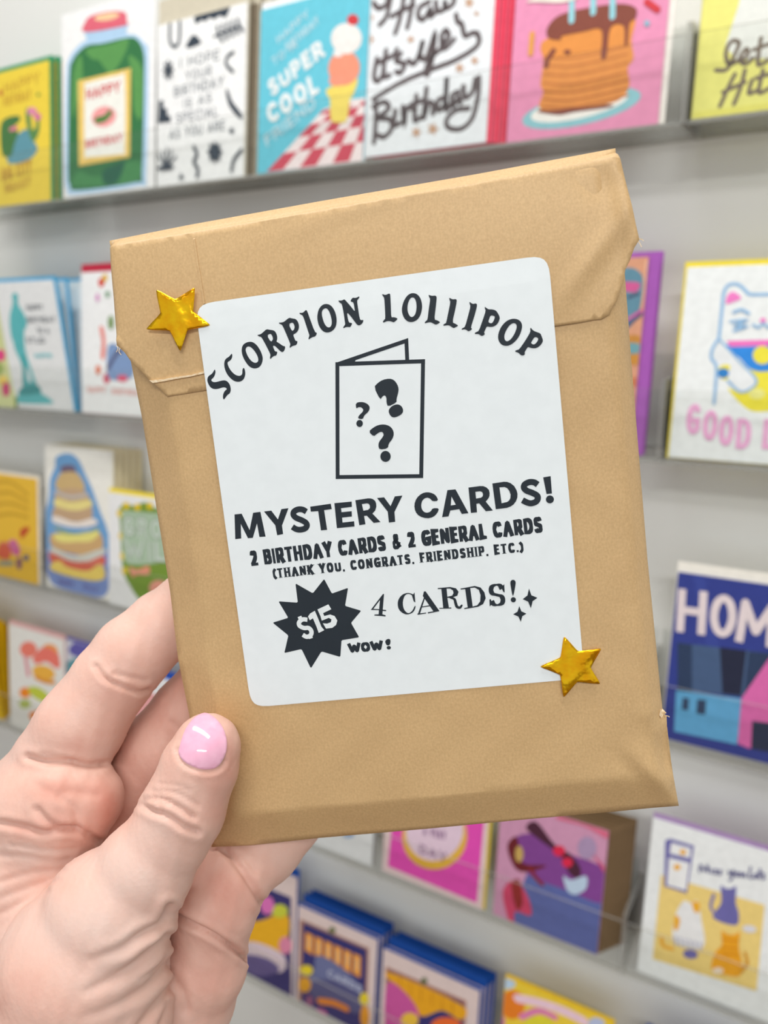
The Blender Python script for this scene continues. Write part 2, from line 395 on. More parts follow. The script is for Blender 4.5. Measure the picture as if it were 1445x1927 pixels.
# ------------------------------------------------------------------ greeting cards
CARDS = []
def card(label, k, bl, br, tl, face, env=None, ext=(.001, .002, .0, .004), y0=.0045, lean=.125, roll=0, draw=None, copies=0, gap=.004, shift=.0035, copy_face=None, clabel=None, sleeve=False, zlift=0.0005, fold=None, rise=0, cext=None):
    z = SHELF0-k*DZ+zlift
    P = Plane((0, y0, z), (1, 0, 0), (0, math.sin(lean), math.cos(lean)))
    xa = P.loc(*bl)[0]; W = P.loc(*br)[0]-xa; H = P.loc(*tl)[1]
    P.o = P.o + P.ex*xa
    if roll:                                    # card tipped sideways about its lower corner, still standing on the ledge
        e0, f0 = P.ex, P.ey; P.ex = e0*math.cos(roll)+f0*math.sin(roll); P.ey = P.n.cross(P.ex)
        P.o = P.o + f0*(max(0, -W*math.sin(roll)) + .0002)
    root = empty('greeting_card', P.mat()); tag(root, label, 'card', 'greeting cards on the wall rack')
    mf = ink(face)
    box('card_front', (0, W, 0, H, -.0006, 0), [mf], root)
    box('card_back', (0.0002, W-.0002, 0.0002, H-.0004, -.0013, -.0007), [ink(fold or face)], root)
    if env: box('envelope', (-ext[0], W+ext[1], -ext[2], H+ext[3], -.0024, -.0015), [ink(env)], root)
    if draw:
        A = Art(P, (0.0003, W-.0003, 0.0003, H-.0003)); draw(A)
        if A.Fc: A.build('artwork', root)
    if sleeve:
        v, f = [], []
        nseg = 10
        for i in range(nseg+1):
            t = i/nseg; zz = .0016*math.sin(math.pi*t)+.0008
            v += [(-.002+t*(W+.010), .0, zz if t < .9 else -.002), (-.002+t*(W+.010), H+.006, zz*.6 if t < .9 else -.002)]
        f = [(2*i, 2*i+2, 2*i+3, 2*i+1) for i in range(nseg)]
        link('clear_sleeve', mesh('clear_sleeve', v, f), root, [m_sleeve], True)
    CARDS.append((label[:40], round(P.o.x, 3), round(W, 3), round(H, 3)))
    for c in range(copies):
        q = empty('greeting_card', Matrix.Translation(Vector((shift*(c+1), gap*(c+1), rise*(c+1)))) @ P.mat())
        tag(q, (clabel or 'card') + ', %s one behind the front card' % ['first', 'second', 'third', 'fourth', 'fifth'][c], 'card', 'greeting cards on the wall rack')
        box('card_front', (0, W, 0, H, -.0006, 0), [ink(copy_face or face)], q)
        box('card_back', (0.0002, W-.0002, 0.0002, H-.0004, -.0013, -.0007), [ink(copy_face or face)], q)
        e = cext or ext
        if env: box('envelope', (-e[0], W+e[1], -e[2], H+e[3], -.0024, -.0015), [ink(env)], q)
    return root

WHT = (236, 239, 240); INK = (62, 72, 82)
# --- top ledge
def d_gator(A):
    A.zoom(0, 0, 2.89)
    Y2 = (205, 165, 60)
    A.text(Y2, 'HAPPY', (25, 510), (215, 450), 55, .22); A.text(Y2, 'BIRTHDAY', (20, 580), (170, 540), 50, .22)
    A.poly((96, 150, 165), [(40, 880), (60, 780), (110, 720), (150, 705), (180, 760), (205, 810), (170, 860), (100, 888)], smooth=2)
    G = (74, 120, 70)
    A.poly(G, [(5, 800), (5, 680), (40, 640), (100, 630), (110, 655), (75, 690), (100, 720), (80, 780), (60, 850), (20, 850)], smooth=2)
    A.poly((92, 138, 80), [(140, 610), (160, 590), (175, 700), (195, 690), (200, 640), (215, 640), (212, 720), (180, 770), (150, 700)], smooth=2)
    A.ell((222, 140, 170), 175, 605, 26, 22); A.ell((214, 120, 160), 205, 635, 20, 20); A.ell((222, 130, 150), 75, 700, 25, 12, -20)
    A.ell((190, 90, 60), 5, 505, 10, 18); A.ell((120, 150, 70), 210, 515, 9, 10)
    A.text((196, 150, 55), 'BIG CITY', (15, 990), (175, 940), 70, .2); A.text((196, 150, 55), 'BEAST', (30, 1050), (170, 1010), 45, .2)
card('yellow birthday card with a green reptile and cactus, far left of top ledge', 0, (-34, 393), (95, 374), (-34, 146), (236, 208, 72), (46, 150, 104), (.001, .004, 0, .005), draw=d_gator, copies=2, gap=.0055, shift=.004, clabel='yellow card in green envelope, far left top ledge', copy_face=(214, 178, 60))
def d_jar(A):
    A.zoom(0, 0, 2.89)
    LB = (176, 208, 236)
    A.poly(LB, [(352, 940), (360, 420), (380, 310), (440, 235), (470, 215), (470, 150), (685, 120), (688, 180), (740, 190), (790, 240), (808, 320), (795, 960), (760, 1010), (400, 1060), (365, 1030)], smooth=2)
    A.poly((56, 118, 72), [(372, 930), (378, 420), (395, 330), (430, 280), (480, 245), (560, 235), (690, 205), (745, 215), (780, 280), (785, 420), (772, 940), (740, 990), (420, 1035), (382, 1000)], smooth=2)
    LG = (92, 152, 84)
    A.poly(LG, [(470, 270), (600, 240), (700, 215), (660, 330), (600, 400), (540, 330), (500, 320)], smooth=2)
    A.poly(LG, [(400, 400), (440, 300), (450, 430), (420, 560), (395, 640)], smooth=2); A.poly(LG, [(700, 300), (775, 380), (770, 640), (730, 600), (720, 420)], smooth=2)
    A.poly((72, 138, 84), [(400, 1010), (430, 930), (520, 960), (640, 900), (760, 880), (750, 980), (600, 1005)], smooth=2)
    A.poly((40, 98, 76), [(560, 930), (640, 890), (680, 880), (640, 990), (570, 1000)], smooth=2)
    A.poly((222, 104, 122), [(462, 175), (465, 120), (500, 85), (600, 62), (680, 68), (690, 115), (680, 140)], smooth=2)
    A.ell((244, 205, 160), 582, 92, 68, 20, -9)
    A.poly((236, 202, 110), [(425, 440), (712, 370), (708, 855), (430, 905)]); A.poly((246, 240, 232), [(462, 480), (480, 450), (650, 410), (680, 430), (680, 820), (660, 838), (480, 855), (462, 840)], smooth=1)
    A.text((206, 60, 70), 'HAPPY', (472, 545), (655, 500), 55, .22); A.text((206, 60, 70), 'BIRTHDAY', (468, 808), (665, 770), 42, .24)
    A.ell((240, 160, 160), 567, 635, 68, 55, -18); A.stroke((74, 128, 62), [(528, 655), (570, 645), (600, 615)], 34)
card('white birthday card with a green pickle jar picture on the top ledge', 0, (119, 370), (291, 346), (119, 28), (244, 244, 242), None, draw=d_jar)
def d_special(A):
    A.zoom(0, 0, 2.89); K = (58, 68, 80)
    for t, a, b, c in (('I HOPE', (978, 372), (1192, 325), 52), ('YOUR', (1010, 440), (1150, 410), 48), ('BIRTHDAY', (948, 530), (1215, 470), 52), ('IS AS', (1000, 590), (1150, 555), 46), ('SPECIAL', (960, 672), (1185, 630), 50), ('AS YOU ARE', (922, 760), (1222, 708), 50)):
        A.text((84, 94, 104), t, a, b, c, .13, gap=.24)
    A.stroke(K, [(925, 120), (925, 220), (950, 255), (975, 220), (978, 115)], 18)
    A.poly(K, [(1015, 262), (1030, 215), (1058, 190), (1085, 215), (1090, 238)], smooth=1)
    A.poly(K, [(1060, 110), (1070, 85), (1240, 35), (1245, 60), (1225, 95), (1195, 85), (1165, 105), (1140, 95), (1120, 115), (1095, 110), (1070, 130)], smooth=1)
    A.stroke(K, [(1165, 200), (1230, 170), (1310, 140)], 12)
    for i in range(5):
        x = 1190+i*28; y = 190-i*12; A.stroke(K, [(x, y), (x-8, y-45+i*2)], 16); A.stroke(K, [(x, y), (x+22, y+34-i*2)], 16)
    A.stroke(K, [(1270, 285), (1238, 310), (1232, 350), (1268, 390)], 17)
    A.stroke(K, [(1235, 490), (1255, 560), (1300, 620), (1318, 640)], 30, taper=.6); A.ell(K, 1262, 712, 12, 16)
    A.poly(K, [(862, 670), (868, 550), (890, 545), (890, 590), (910, 590), (912, 630), (930, 632), (930, 662)])
    for i in range(8):
        an = i*.785; A.stroke(K, [(918, 382), (918+26*math.cos(an), 382+48*math.sin(an))], 13)
    for dx, dy in ((-40, -70), (-20, -90), (8, -110), (35, -95), (58, -65)):
        A.stroke(K, [(905, 915), (905+dx, 915+dy)], 20, taper=.5)
    A.ell(K, 905, 912, 45, 14, -6); A.stroke(K, [(1058, 800), (1075, 840), (1058, 880), (1080, 920), (1075, 960)], 20)
    A.poly(K, [(1172+(44 if i % 2 == 0 else 28)*math.cos(i*math.pi/8), 828+(62 if i % 2 == 0 else 42)*math.sin(i*math.pi/8)) for i in range(16)])
    A.stroke(K, [(1262, 930), (1275, 870), (1318, 815)], 18); A.poly(K, [(975, 975), (990, 940), (1005, 972)])
card('white card with black cutout shapes and spaced lettering, beside pickle jar card', 0, (295, 346), (458, 323), (307, 46), (240, 243, 245), (206, 198, 178), (.0, .0015, 0, .022), draw=d_special, copies=3, gap=.0055, shift=.0075, clabel='white cutout-pattern card in a kraft envelope', copy_face=(120, 108, 90))
def d_cone(A):
    A.zoom(460, 0, 2.89)
    R, W_ = (206, 78, 96), (244, 226, 226)
    A.poly(W_, [(120, 935), (430, 595), (560, 545), (660, 530), (660, 880)])
    g = lambda u, v: (120+(430-120)*v+(u*(545-95*v)), 935-340*v-u*(70-8*v))
    for i in range(6):
        for j in range(5):
            if (i+j) % 2 == 0:
                v0, v1 = [(1-(1-t)**1.6) for t in (j/5, (j+1)/5)]
                q = [(120+310*v+u*(540-310*v+80*v), 935-335*v-u*70) for u, v in ((i/6, v0), ((i+1)/6, v0), ((i+1)/6, v1), (i/6, v1))]
                A.poly(R, q, keep=j+i > 0)
    A.poly((236, 214, 104), [(455, 480), (610, 420), (590, 520), (575, 540), (555, 655), (510, 668), (470, 650), (465, 540), (452, 520)], smooth=1)
    A.ell((236, 150, 122), 542, 370, 86, 96, 10); A.ell((238, 150, 124), 500, 440, 40, 30); A.ell((238, 232, 228), 555, 210, 84, 84); A.ell((238, 232, 228), 510, 290, 26, 22)
    A.ell((208, 60, 66), 590, 108, 32, 30)
    T = (186, 218, 228); Wt = (236, 246, 252)
    A.text(T, 'HAPPY', (185, 240), (355, 90), 44, .2); A.text(T, 'BIRTHDAY', (235, 280), (410, 125), 44, .2); A.text(T, 'TO A', (160, 360), (290, 255), 44, .2)
    A.text(Wt, 'SUPER', (150, 530), (440, 300), 92, .24); A.text(Wt, 'COOL', (140, 680), (410, 500), 105, .24); A.text(T, 'FRIEND', (125, 800), (395, 580), 64, .2)
card('sky blue card with an ice cream cone over red checks', 0, (484, 324), (683, 301), (513, 14), (104, 196, 216), (242, 243, 242), (.0, .001, 0, .006), draw=d_cone)
def script(A, c, w, strokes):
    for i, s_ in enumerate(strokes): A.stroke(c, s_, w, keep=i > 0)
def d_haw(A):
    A.zoom(460, 0, 2.89); B = (92, 82, 84)
    script(A, B, 29, [
        [(700, 15), (730, 45), (770, 25), (785, -30)], [(735, 135), (770, 95), (790, 20), (800, -40)], [(820, 180), (840, 120), (860, 30), (870, -30)], [(800, 90), (860, 55), (920, 30)], [(885, 152), (900, 90), (920, -30)],
        [(1005, 10), (955, 40), (945, 90), (975, 105), (1010, 50), (1012, 90), (1045, 60)], [(1040, 10), (1050, 60), (1085, 50), (1090, 0), (1095, 45), (1135, 20), (1140, -20)],
        [(720, 320), (705, 420), (730, 440), (760, 390)], [(770, 275), (755, 410), (790, 410)], [(730, 340), (805, 305)], [(828, 270), (818, 295)], [(850, 290), (825, 330), (870, 350), (850, 395), (825, 390)],
        [(890, 330), (925, 345), (960, 270), (970, 220), (955, 300), (985, 320), (1020, 230), (1035, 190), (1025, 300), (1000, 400), (985, 390), (1010, 320), (1070, 265)],
        [(1070, 250), (1110, 200), (1095, 165), (1072, 200), (1085, 265), (1140, 215)], [(1150, 80), (1160, 120), (1180, 130), (1200, 195), (1240, 180), (1270, 190), (1265, 250), (1150, 325), (1000, 385), (850, 450), (700, 540)],
        [(705, 775), (715, 650), (715, 560)], [(700, 580), (760, 555), (785, 590), (730, 640), (790, 650), (800, 700), (760, 745), (725, 735)], [(820, 600), (815, 680), (845, 670)], [(860, 580), (870, 670), (880, 590), (910, 590)],
        [(935, 520), (925, 650), (955, 640)], [(905, 570), (975, 545)], [(990, 480), (975, 640), (1000, 560), (1025, 570), (1025, 620)], [(1085, 530), (1050, 550), (1055, 600), (1090, 560), (1100, 420), (1095, 590), (1120, 570)],
        [(1165, 500), (1130, 520), (1135, 575), (1165, 530), (1175, 560)], [(1190, 470), (1200, 530), (1240, 500), (1255, 430)], [(1275, 420), (1270, 520), (1240, 640), (1180, 700), (1110, 695), (1100, 650), (1150, 600), (1220, 590)]])
    for x, y, r in ((1222, 15, 34), (1262, 75, 18), (690, 95, 20), (685, 215, 28), (905, 215, 24), (1170, 370, 30), (1252, 330, 26), (935, 720, 32), (1025, 702, 36)):
        A.poly((196, 158, 130), [(x+(r if i % 2 == 0 else r*.45)*math.cos(i*math.pi/5), y+(r if i % 2 == 0 else r*.45)*1.1*math.sin(i*math.pi/5)) for i in range(10)])
card('white card with big brown brush lettering and small tan stars', 0, (687, 299), (914, 271), (703, -40), (232, 236, 240), (236, 74, 102), (.0, .003, 0, .004), draw=d_haw, copies=3, gap=.0045, shift=.004, clabel='white brush-lettered card in a coral red envelope', copy_face=(250, 110, 136), zlift=.003, sleeve=False)
def d_pancake(A):
    A.zoom(900, 0, 2.651)
    A.ell((142, 196, 206), 515, 540, 305, 82, -13); A.ell((246, 238, 232), 505, 530, 250, 60, -13)
    A.poly((128, 66, 56), [(290, 555), (420, 530), (640, 520), (660, 535), (480, 560), (400, 575)], smooth=1)
    A.poly((226, 146, 72), [(310, 545), (325, 460), (310, 420), (325, 300), (310, 240), (350, 190), (600, 120), (750, 80), (785, 100), (765, 200), (775, 290), (745, 340), (755, 420), (725, 480), (660, 515), (480, 540)], smooth=2)
    for y in (260, 300, 345, 390, 430, 470, 505):
        A.stroke((198, 116, 56), [(325, y+25), (450, y+32), (600, y+5), (745, y-30)], 8)
    Bn = (134, 72, 58)
    A.poly(Bn, [(350, 190), (345, 140), (400, 80), (520, 45), (700, 20), (785, 40), (785, 90), (755, 120), (745, 220), (730, 220), (725, 130), (660, 140), (640, 280), (612, 285), (615, 150), (520, 160), (420, 180), (410, 200)], smooth=2)
    A.stroke(Bn, [(375, 255), (345, 300), (340, 330)], 28); A.ell(Bn, 445, 260, 18, 12)
    for x, y0, y1 in ((468, -20, 105), (575, -40, 65), (672, -40, 85)): A.stroke((150, 206, 216), [(x, y0), (x-2, y1)], 30, smooth=False)
    A.stroke((208, 60, 70), [(840, 10), (895, 50)], 30); A.ell((140, 180, 200), 842, 118, 14, 16); A.stroke((226, 160, 70), [(270, 170), (262, 270)], 26)
    A.poly((246, 230, 220), [(240, 12), (300, -10), (420, -20), (500, -10), (420, 15), (300, 12)], smooth=1)
card('pink card with a stack of syrup pancakes on a blue plate', 0, (953, 264), (1237, 238), (989, -46), (228, 146, 182), (238, 234, 226), (.0, .004, 0, .003), draw=d_pancake)
def d_get(A):
    A.zoom(900, 0, 2.651)
    A.poly((228, 230, 224), [(1320, -80), (1500, -80), (1700, 0), (1600, 280), (1290, 300), (1232, 230), (1300, 20)])
    A.poly((226, 220, 110), [(1075, 560), (1700, 480), (1700, 590), (1075, 640)])
    B = (120, 106, 92)
    script(A, B, 20, [[(1185, 350), (1240, 345), (1280, 270), (1300, 215), (1265, 205), (1235, 260), (1250, 320), (1300, 300)], [(1310, 310), (1345, 270), (1335, 245), (1305, 290), (1330, 320), (1370, 290)], [(1410, 190), (1395, 320), (1445, 300)], [(1370, 250), (1450, 220)],
        [(1205, 530), (1250, 430), (1280, 370)], [(1275, 520), (1310, 430), (1330, 350)], [(1220, 460), (1330, 410)], [(1365, 400), (1350, 465), (1390, 450)], [(1420, 350), (1400, 460), (1450, 440)], [(1385, 390), (1450, 370)]])
card('pale yellow card with brown script lettering at the right end of top ledge', 0, (1301, 231), (1560, 200), (1322, -60), (232, 228, 128), (214, 206, 120), (.001, .001, 0, .003), draw=d_get)

# --- second ledge
def d_floral(A):
    A.zoom(0, 470, 4.379)
    A.ell((222, 70, 130), 5, 870, 40, 50); A.ell((232, 200, 90), 25, 1080, 40, 45); A.ell((200, 60, 110), 50, 1150, 34, 60); A.ell((150, 170, 80), -30, 980, 60, 60)
card('green edged floral card cut off by the left photo edge, second ledge', 1, (-120, 752), (27, 759), (-150, 555), (206, 210, 150), (120, 146, 70), (.001, .002, 0, .003), draw=d_floral)
def d_statue(A):
    A.zoom(0, 470, 4.379); T = (96, 190, 194)
    A.poly(T, [(105, 440), (110, 370), (135, 360), (150, 395), (150, 445), (190, 520), (215, 600), (200, 640), (205, 800), (230, 900), (270, 1010), (310, 1130), (340, 1180), (420, 1235), (415, 1270), (140, 1260), (150, 1200), (185, 1140), (180, 960), (130, 840), (110, 760), (92, 620), (85, 530)], smooth=2)
    A.ell(T, 124, 388, 26, 34); A.stroke(T, [(120, 430), (118, 480)], 44); A.poly(T, [(82, 640), (84, 520), (110, 470), (150, 465), (195, 520), (222, 600), (205, 660), (190, 560), (185, 800), (110, 760)], smooth=1)
    A.poly((60, 150, 152), [(185, 1130), (300, 1110), (335, 1180), (160, 1195)], smooth=1); A.stroke((70, 160, 162), [(195, 880), (195, 1110)], 30)
    A.poly((226, 232, 234), [(222, 960), (245, 1010), (262, 1080), (240, 1090), (225, 1040)], smooth=1)
    for t, a, b in (('HAPPY', (222, 500), (355, 500)), ('BIRTHDAY', (230, 602), (460, 598)), ('TO A', (310, 690), (408, 690)), ('STUD', (225, 770), (375, 772))): A.text((98, 104, 112), t, a, b, 48, .2, gap=.2)
    A.text((110, 200, 208), 'MUFFIN', (290, 890), (430, 890), 36, .3)
card('white card with a teal standing statue, blue envelope, second ledge left', 1, (30, 761), (138, 770), (6, 531), (238, 240, 242), (72, 170, 214), (.0, .004, 0, .004), draw=d_statue, lean=-.055, y0=.0085)
for j, (ln, xs, yy) in enumerate(((.02, 32, .0125), (.15, 38, .017))):
    card('blue envelope and white card fanned %s behind the teal statue card' % ('directly', 'furthest')[j], 1, (xs, 761), (xs+112, 770), (xs-18+j*24, 534), (222, 232, 234), (72, 170, 214), (.0, .004, 0, .004), lean=ln, y0=yy)
def d_blob(A):
    A.zoom(0, 470, 4.379)
    for c, x, y, r in (((214, 70, 60), 835, 270, 26), ((226, 180, 60), 865, 230, 22), ((210, 90, 110), 880, 1060, 30)): A.ell(c, x, y, r, r*1.5)
    A.poly((232, 130, 120), [(820, 640), (850, 640), (870, 760), (860, 900), (830, 880), (840, 760)], smooth=1)
    A.poly((128, 154, 196), [(880, 900), (900, 780), (980, 790), (1100, 900), (1090, 1050), (960, 1080), (890, 1040)], smooth=2); A.stroke((90, 96, 130), [(890, 980), (960, 860), (1000, 830)], 40)
    A.ell((222, 90, 120), 1010, 1060, 45, 30); A.ell((120, 150, 90), 915, 600, 25, 60); A.ell((224, 120, 80), 810, 990, 22, 40); A.ell((216, 150, 200), 805, 395, 16, 36); A.ell((100, 150, 110), 888, 368, 18, 28)
    A.text((238, 188, 182), 'HAPPY', (725, 1175), (870, 1180), 48, .3); A.text((238, 188, 182), 'BIRTHDAY', (925, 1190), (1180, 1205), 48, .3)
card('white card with blue and coral painted animal, deep red envelope behind', 1, (154, 767), (298, 781), (175, 512), (240, 241, 242), (186, 40, 66), (.001, .002, .0006, .009), draw=d_blob, zlift=.0012)
def d_purple(A):
    A.zoom(1145, 450, 4.283)
    A.poly((96, 140, 160), [(60, 280), (180, 230), (270, 290), (275, 420), (240, 600), (150, 720), (60, 600)], smooth=2)
    A.poly((208, 92, 150), [(60, 350), (240, 350), (245, 400), (200, 430), (60, 400)], smooth=1); A.stroke((70, 84, 110), [(160, 470), (240, 440)], 24); A.stroke((70, 84, 120), [(150, 700), (270, 600)], 26); A.stroke((208, 92, 160), [(150, 650), (270, 575)], 22)
    A.ell((196, 136, 60), 200, 810, 70, 40); A.ell((110, 160, 170), 190, 880, 90, 45); A.ell((200, 140, 60), 210, 970, 75, 45); A.ell((200, 120, 80), 210, 1150, 30, 40)
    A.stroke((232, 190, 160), [(310, 180), (290, 500), (275, 800)], 18)
card('shiny purple wrapped card with orange picture, half hidden behind kraft envelope', 1, (1050, 850), (1186, 851), (1075, 490), (216, 156, 124), (162, 88, 176), (.0, .0085, 0, .004), draw=d_purple, sleeve=True, copies=1, gap=.006, shift=.0004, clabel='purple wrapped card', copy_face=(162, 88, 176))
def d_luck(A):
    A.zoom(1145, 450, 4.283); B = (150, 190, 226); PK = (240, 120, 196); Y = (238, 226, 70)
    A.poly(Y, [(960, 1200), (1080, 1240), (1180, 1150), (1140, 1050), (1200, 1020), (1285, 1050), (1500, 1010), (1560, 1200), (1430, 1350), (1200, 1392), (1080, 1340)], smooth=2); A.ell((234, 232, 140), 1195, 1245, 65, 45)
    A.poly((52, 140, 226), [(960, 850), (1640, 850), (1560, 1010), (1285, 1065), (1150, 1050), (1060, 960)], smooth=1); A.poly(PK, [(950, 820), (1660, 800), (1660, 850), (980, 868)])
    A.ell(Y, 1240, 935, 78, 74)
    A.stroke(B, [(890, 800), (915, 560), (930, 430), (970, 370), (1040, 365), (1100, 410), (1140, 445), (1285, 445), (1500, 440), (1560, 380), (1640, 380), (1690, 470), (1710, 640), (1700, 800)], 26)
    A.poly((240, 130, 200), [(945, 520), (960, 450), (1010, 425), (1070, 475), (1000, 510)], smooth=1)
    A.poly((232, 236, 238), [(850, 1000), (880, 850), (920, 840), (980, 900), (1180, 1130), (1080, 1220), (1000, 1160), (870, 1030)], smooth=2)
    A.ell(Y, 945, 1072, 68, 62); A.ell((52, 130, 200), 925, 1080, 50, 40); A.poly((232, 236, 238), [(985, 1020), (1010, 1030), (1015, 1130), (985, 1150), (965, 1120)], smooth=1)
    A.stroke(B, [(890, 800), (840, 880), (830, 960), (870, 1040), (850, 1325)], 24); A.stroke(B, [(890, 805), (960, 880), (1060, 990), (1190, 1130), (1150, 1200), (1060, 1230), (960, 1140)], 18)
    A.stroke(B, [(1010, 590), (1070, 570), (1130, 600)], 26); A.stroke(B, [(985, 665), (1110, 655), (1020, 700), (1110, 705), (1010, 740)], 22); A.ell(PK, 1245, 655, 24, 20); A.stroke(B, [(1165, 690), (1210, 712), (1245, 680), (1290, 712), (1330, 690)], 20)
    A.stroke(B, [(1360, 600), (1420, 570), (1480, 590)], 26)
    for ch, x0, x1, y, dy in (('G', 620, 730, 1570, 0), ('O', 752, 870, 1620, 0), ('O', 882, 1000, 1662, 0), ('D', 1022, 1140, 1688, 0), ('L', 1235, 1330, 1690, 0), ('U', 1350, 1450, 1690, 0), ('C', 1470, 1570, 1660, 0), ('K', 1590, 1690, 1630, 0)):
        A.text((246, 176, 218), ch, (x0, y), (x1, y+4), 240, .16, keep=x0 > 650)
card('white good luck card with a waving cat, yellow envelope border', 1, (1257, 869), (1560, 889), (1297, 503), (236, 240, 240), (232, 212, 60), (.002, .002, .0007, .004), draw=d_luck, zlift=.0012)

# --- third ledge
def d_yellow3(A):
    A.zoom(0, 820, 4.25)
    for i in range(4): A.stroke((206, 160, 40), [(-60, 380+i*90), (80, 370+i*85), (220, 470+i*60)], 26)
    A.poly((216, 96, 66), [(-20, 960), (0, 860), (60, 850), (90, 930), (60, 990)], smooth=1); A.poly((206, 100, 150), [(70, 850), (120, 830), (160, 900), (150, 960), (100, 940)], smooth=1)
    A.poly((196, 80, 40), [(160, 760), (200, 730), (240, 740), (200, 800), (170, 820)], smooth=1); A.ell((90, 90, 120), 210, 975, 26, 24); A.ell((128, 80, 110), 155, 1020, 22, 50); A.ell((150, 150, 130), 50, 1020, 70, 22)
card('golden yellow card with a red and pink creature, far left of third ledge', 2, (-95, 1067), (71, 1102), (-95, 878), (232, 186, 56), (232, 226, 212), (.001, .005, .0, .004), draw=d_yellow3)
def d_cake(A):
    A.zoom(0, 820, 4.25); Bl = (112, 162, 210)
    A.poly((128, 150, 206), [(345, 1000), (345, 700), (390, 500), (400, 350), (440, 250), (450, 170), (540, 140), (620, 180), (680, 300), (740, 430), (800, 600), (860, 760), (880, 1000), (880, 1180), (820, 1290), (640, 1260), (440, 1200), (380, 1110)], smooth=2)
    A.poly(Bl, [(350, 900), (350, 700), (390, 500), (400, 350), (440, 250), (450, 170), (540, 140), (620, 180), (680, 300), (740, 430), (800, 600), (860, 760), (870, 920)], smooth=2)
    A.poly((116, 100, 122), [(490, 290), (500, 240), (590, 240), (600, 300)], smooth=1)
    A.poly((206, 176, 122), [(450, 420), (470, 320), (520, 290), (620, 300), (680, 420), (600, 445)], smooth=1)
    A.poly((196, 164, 130), [(440, 560), (460, 440), (680, 440), (740, 640), (650, 690), (430, 650)], smooth=1); A.poly((234, 218, 140), [(440, 560), (455, 500), (570, 530), (710, 510), (735, 560), (600, 600)], smooth=1)
    A.poly((236, 226, 218), [(425, 690), (440, 640), (600, 690), (740, 660), (780, 700), (700, 730), (560, 730)], smooth=1); A.poly((206, 168, 116), [(415, 880), (420, 780), (600, 790), (790, 770), (820, 900), (700, 950), (560, 940)], smooth=1)
    A.poly((232, 222, 130), [(430, 790), (600, 780), (790, 760), (740, 840), (620, 850), (480, 850)], smooth=1); A.poly((150, 170, 130), [(430, 720), (560, 770), (700, 775), (780, 730), (770, 760), (640, 790), (500, 780)], smooth=1)
    A.poly((206, 206, 196), [(410, 930), (420, 890), (600, 960), (830, 900), (830, 950), (700, 1005), (560, 1000)], smooth=1)
    A.poly((216, 106, 86), [(405, 1000), (410, 930), (560, 1000), (700, 1005), (830, 960), (830, 1040), (700, 1080), (500, 1050)], smooth=1)
    A.poly((236, 208, 106), [(410, 1070), (415, 1020), (480, 1000), (540, 1050), (700, 1080), (790, 1030), (835, 1060), (835, 1140), (740, 1160), (540, 1120)], smooth=1)
    A.stroke((196, 188, 180), [(445, 450), (570, 490), (700, 470)], 30); A.text((108, 104, 168), 'HAPPY', (470, 1180), (590, 1215), 44, .24); A.text((108, 104, 168), 'DAY', (670, 1222), (785, 1255), 44, .24)
card('tall white card with a tiered layer cake on blue, third ledge', 2, (88, 1103), (212, 1134), (76, 834), (240, 238, 230), (222, 214, 186), (.0, .002, 0, .0), draw=d_cake, y0=.0085, copies=4, gap=.0055, shift=.005, clabel='tall white layer cake card in a cream envelope', copy_face=(222, 210, 176))
def d_wreath(A):
    A.zoom(0, 820, 4.25)
    A.poly((120, 150, 56), [(960, 700), (950, 600), (990, 545), (1080, 560), (1160, 530), (1260, 580), (1420, 560), (1480, 700), (1500, 1000), (1420, 1150), (1250, 1330), (1120, 1310), (1040, 1200), (980, 1060)], smooth=2)
    for x, y in ((960, 620), (975, 800), (985, 960), (1000, 1080), (1010, 560), (1100, 570), (1200, 560)): A.ell((226, 196, 40), x, y, 26, 30)
    A.poly((170, 192, 166), [(975, 650), (1000, 600), (1240, 620), (1460, 620), (1460, 960), (1300, 1010), (1060, 1030), (990, 960)], smooth=1)
    A.text((206, 214, 208), 'GROW', (985, 800), (1470, 850), 160, .2); A.text((206, 214, 208), 'WILD', (1000, 985), (1470, 1030), 160, .2); A.text((112, 140, 100), 'GROW', (985, 800), (1470, 850), 160, .05); A.text((112, 140, 100), 'WILD', (1000, 985), (1470, 1030), 160, .05)
    A.poly((226, 148, 120), [(1040, 1050), (1100, 1070), (1190, 1040), (1190, 1110), (1100, 1110), (1060, 1130)], smooth=1); A.ell((230, 156, 136), 1270, 1220, 75, 66)
card('white card with green wreath lettering and yellow envelope, behind index fingertip', 2, (205, 1132), (345, 1164), (206, 926), (236, 236, 236), (240, 216, 50), (.001, .002, 0, .005), draw=d_wreath, y0=.003)
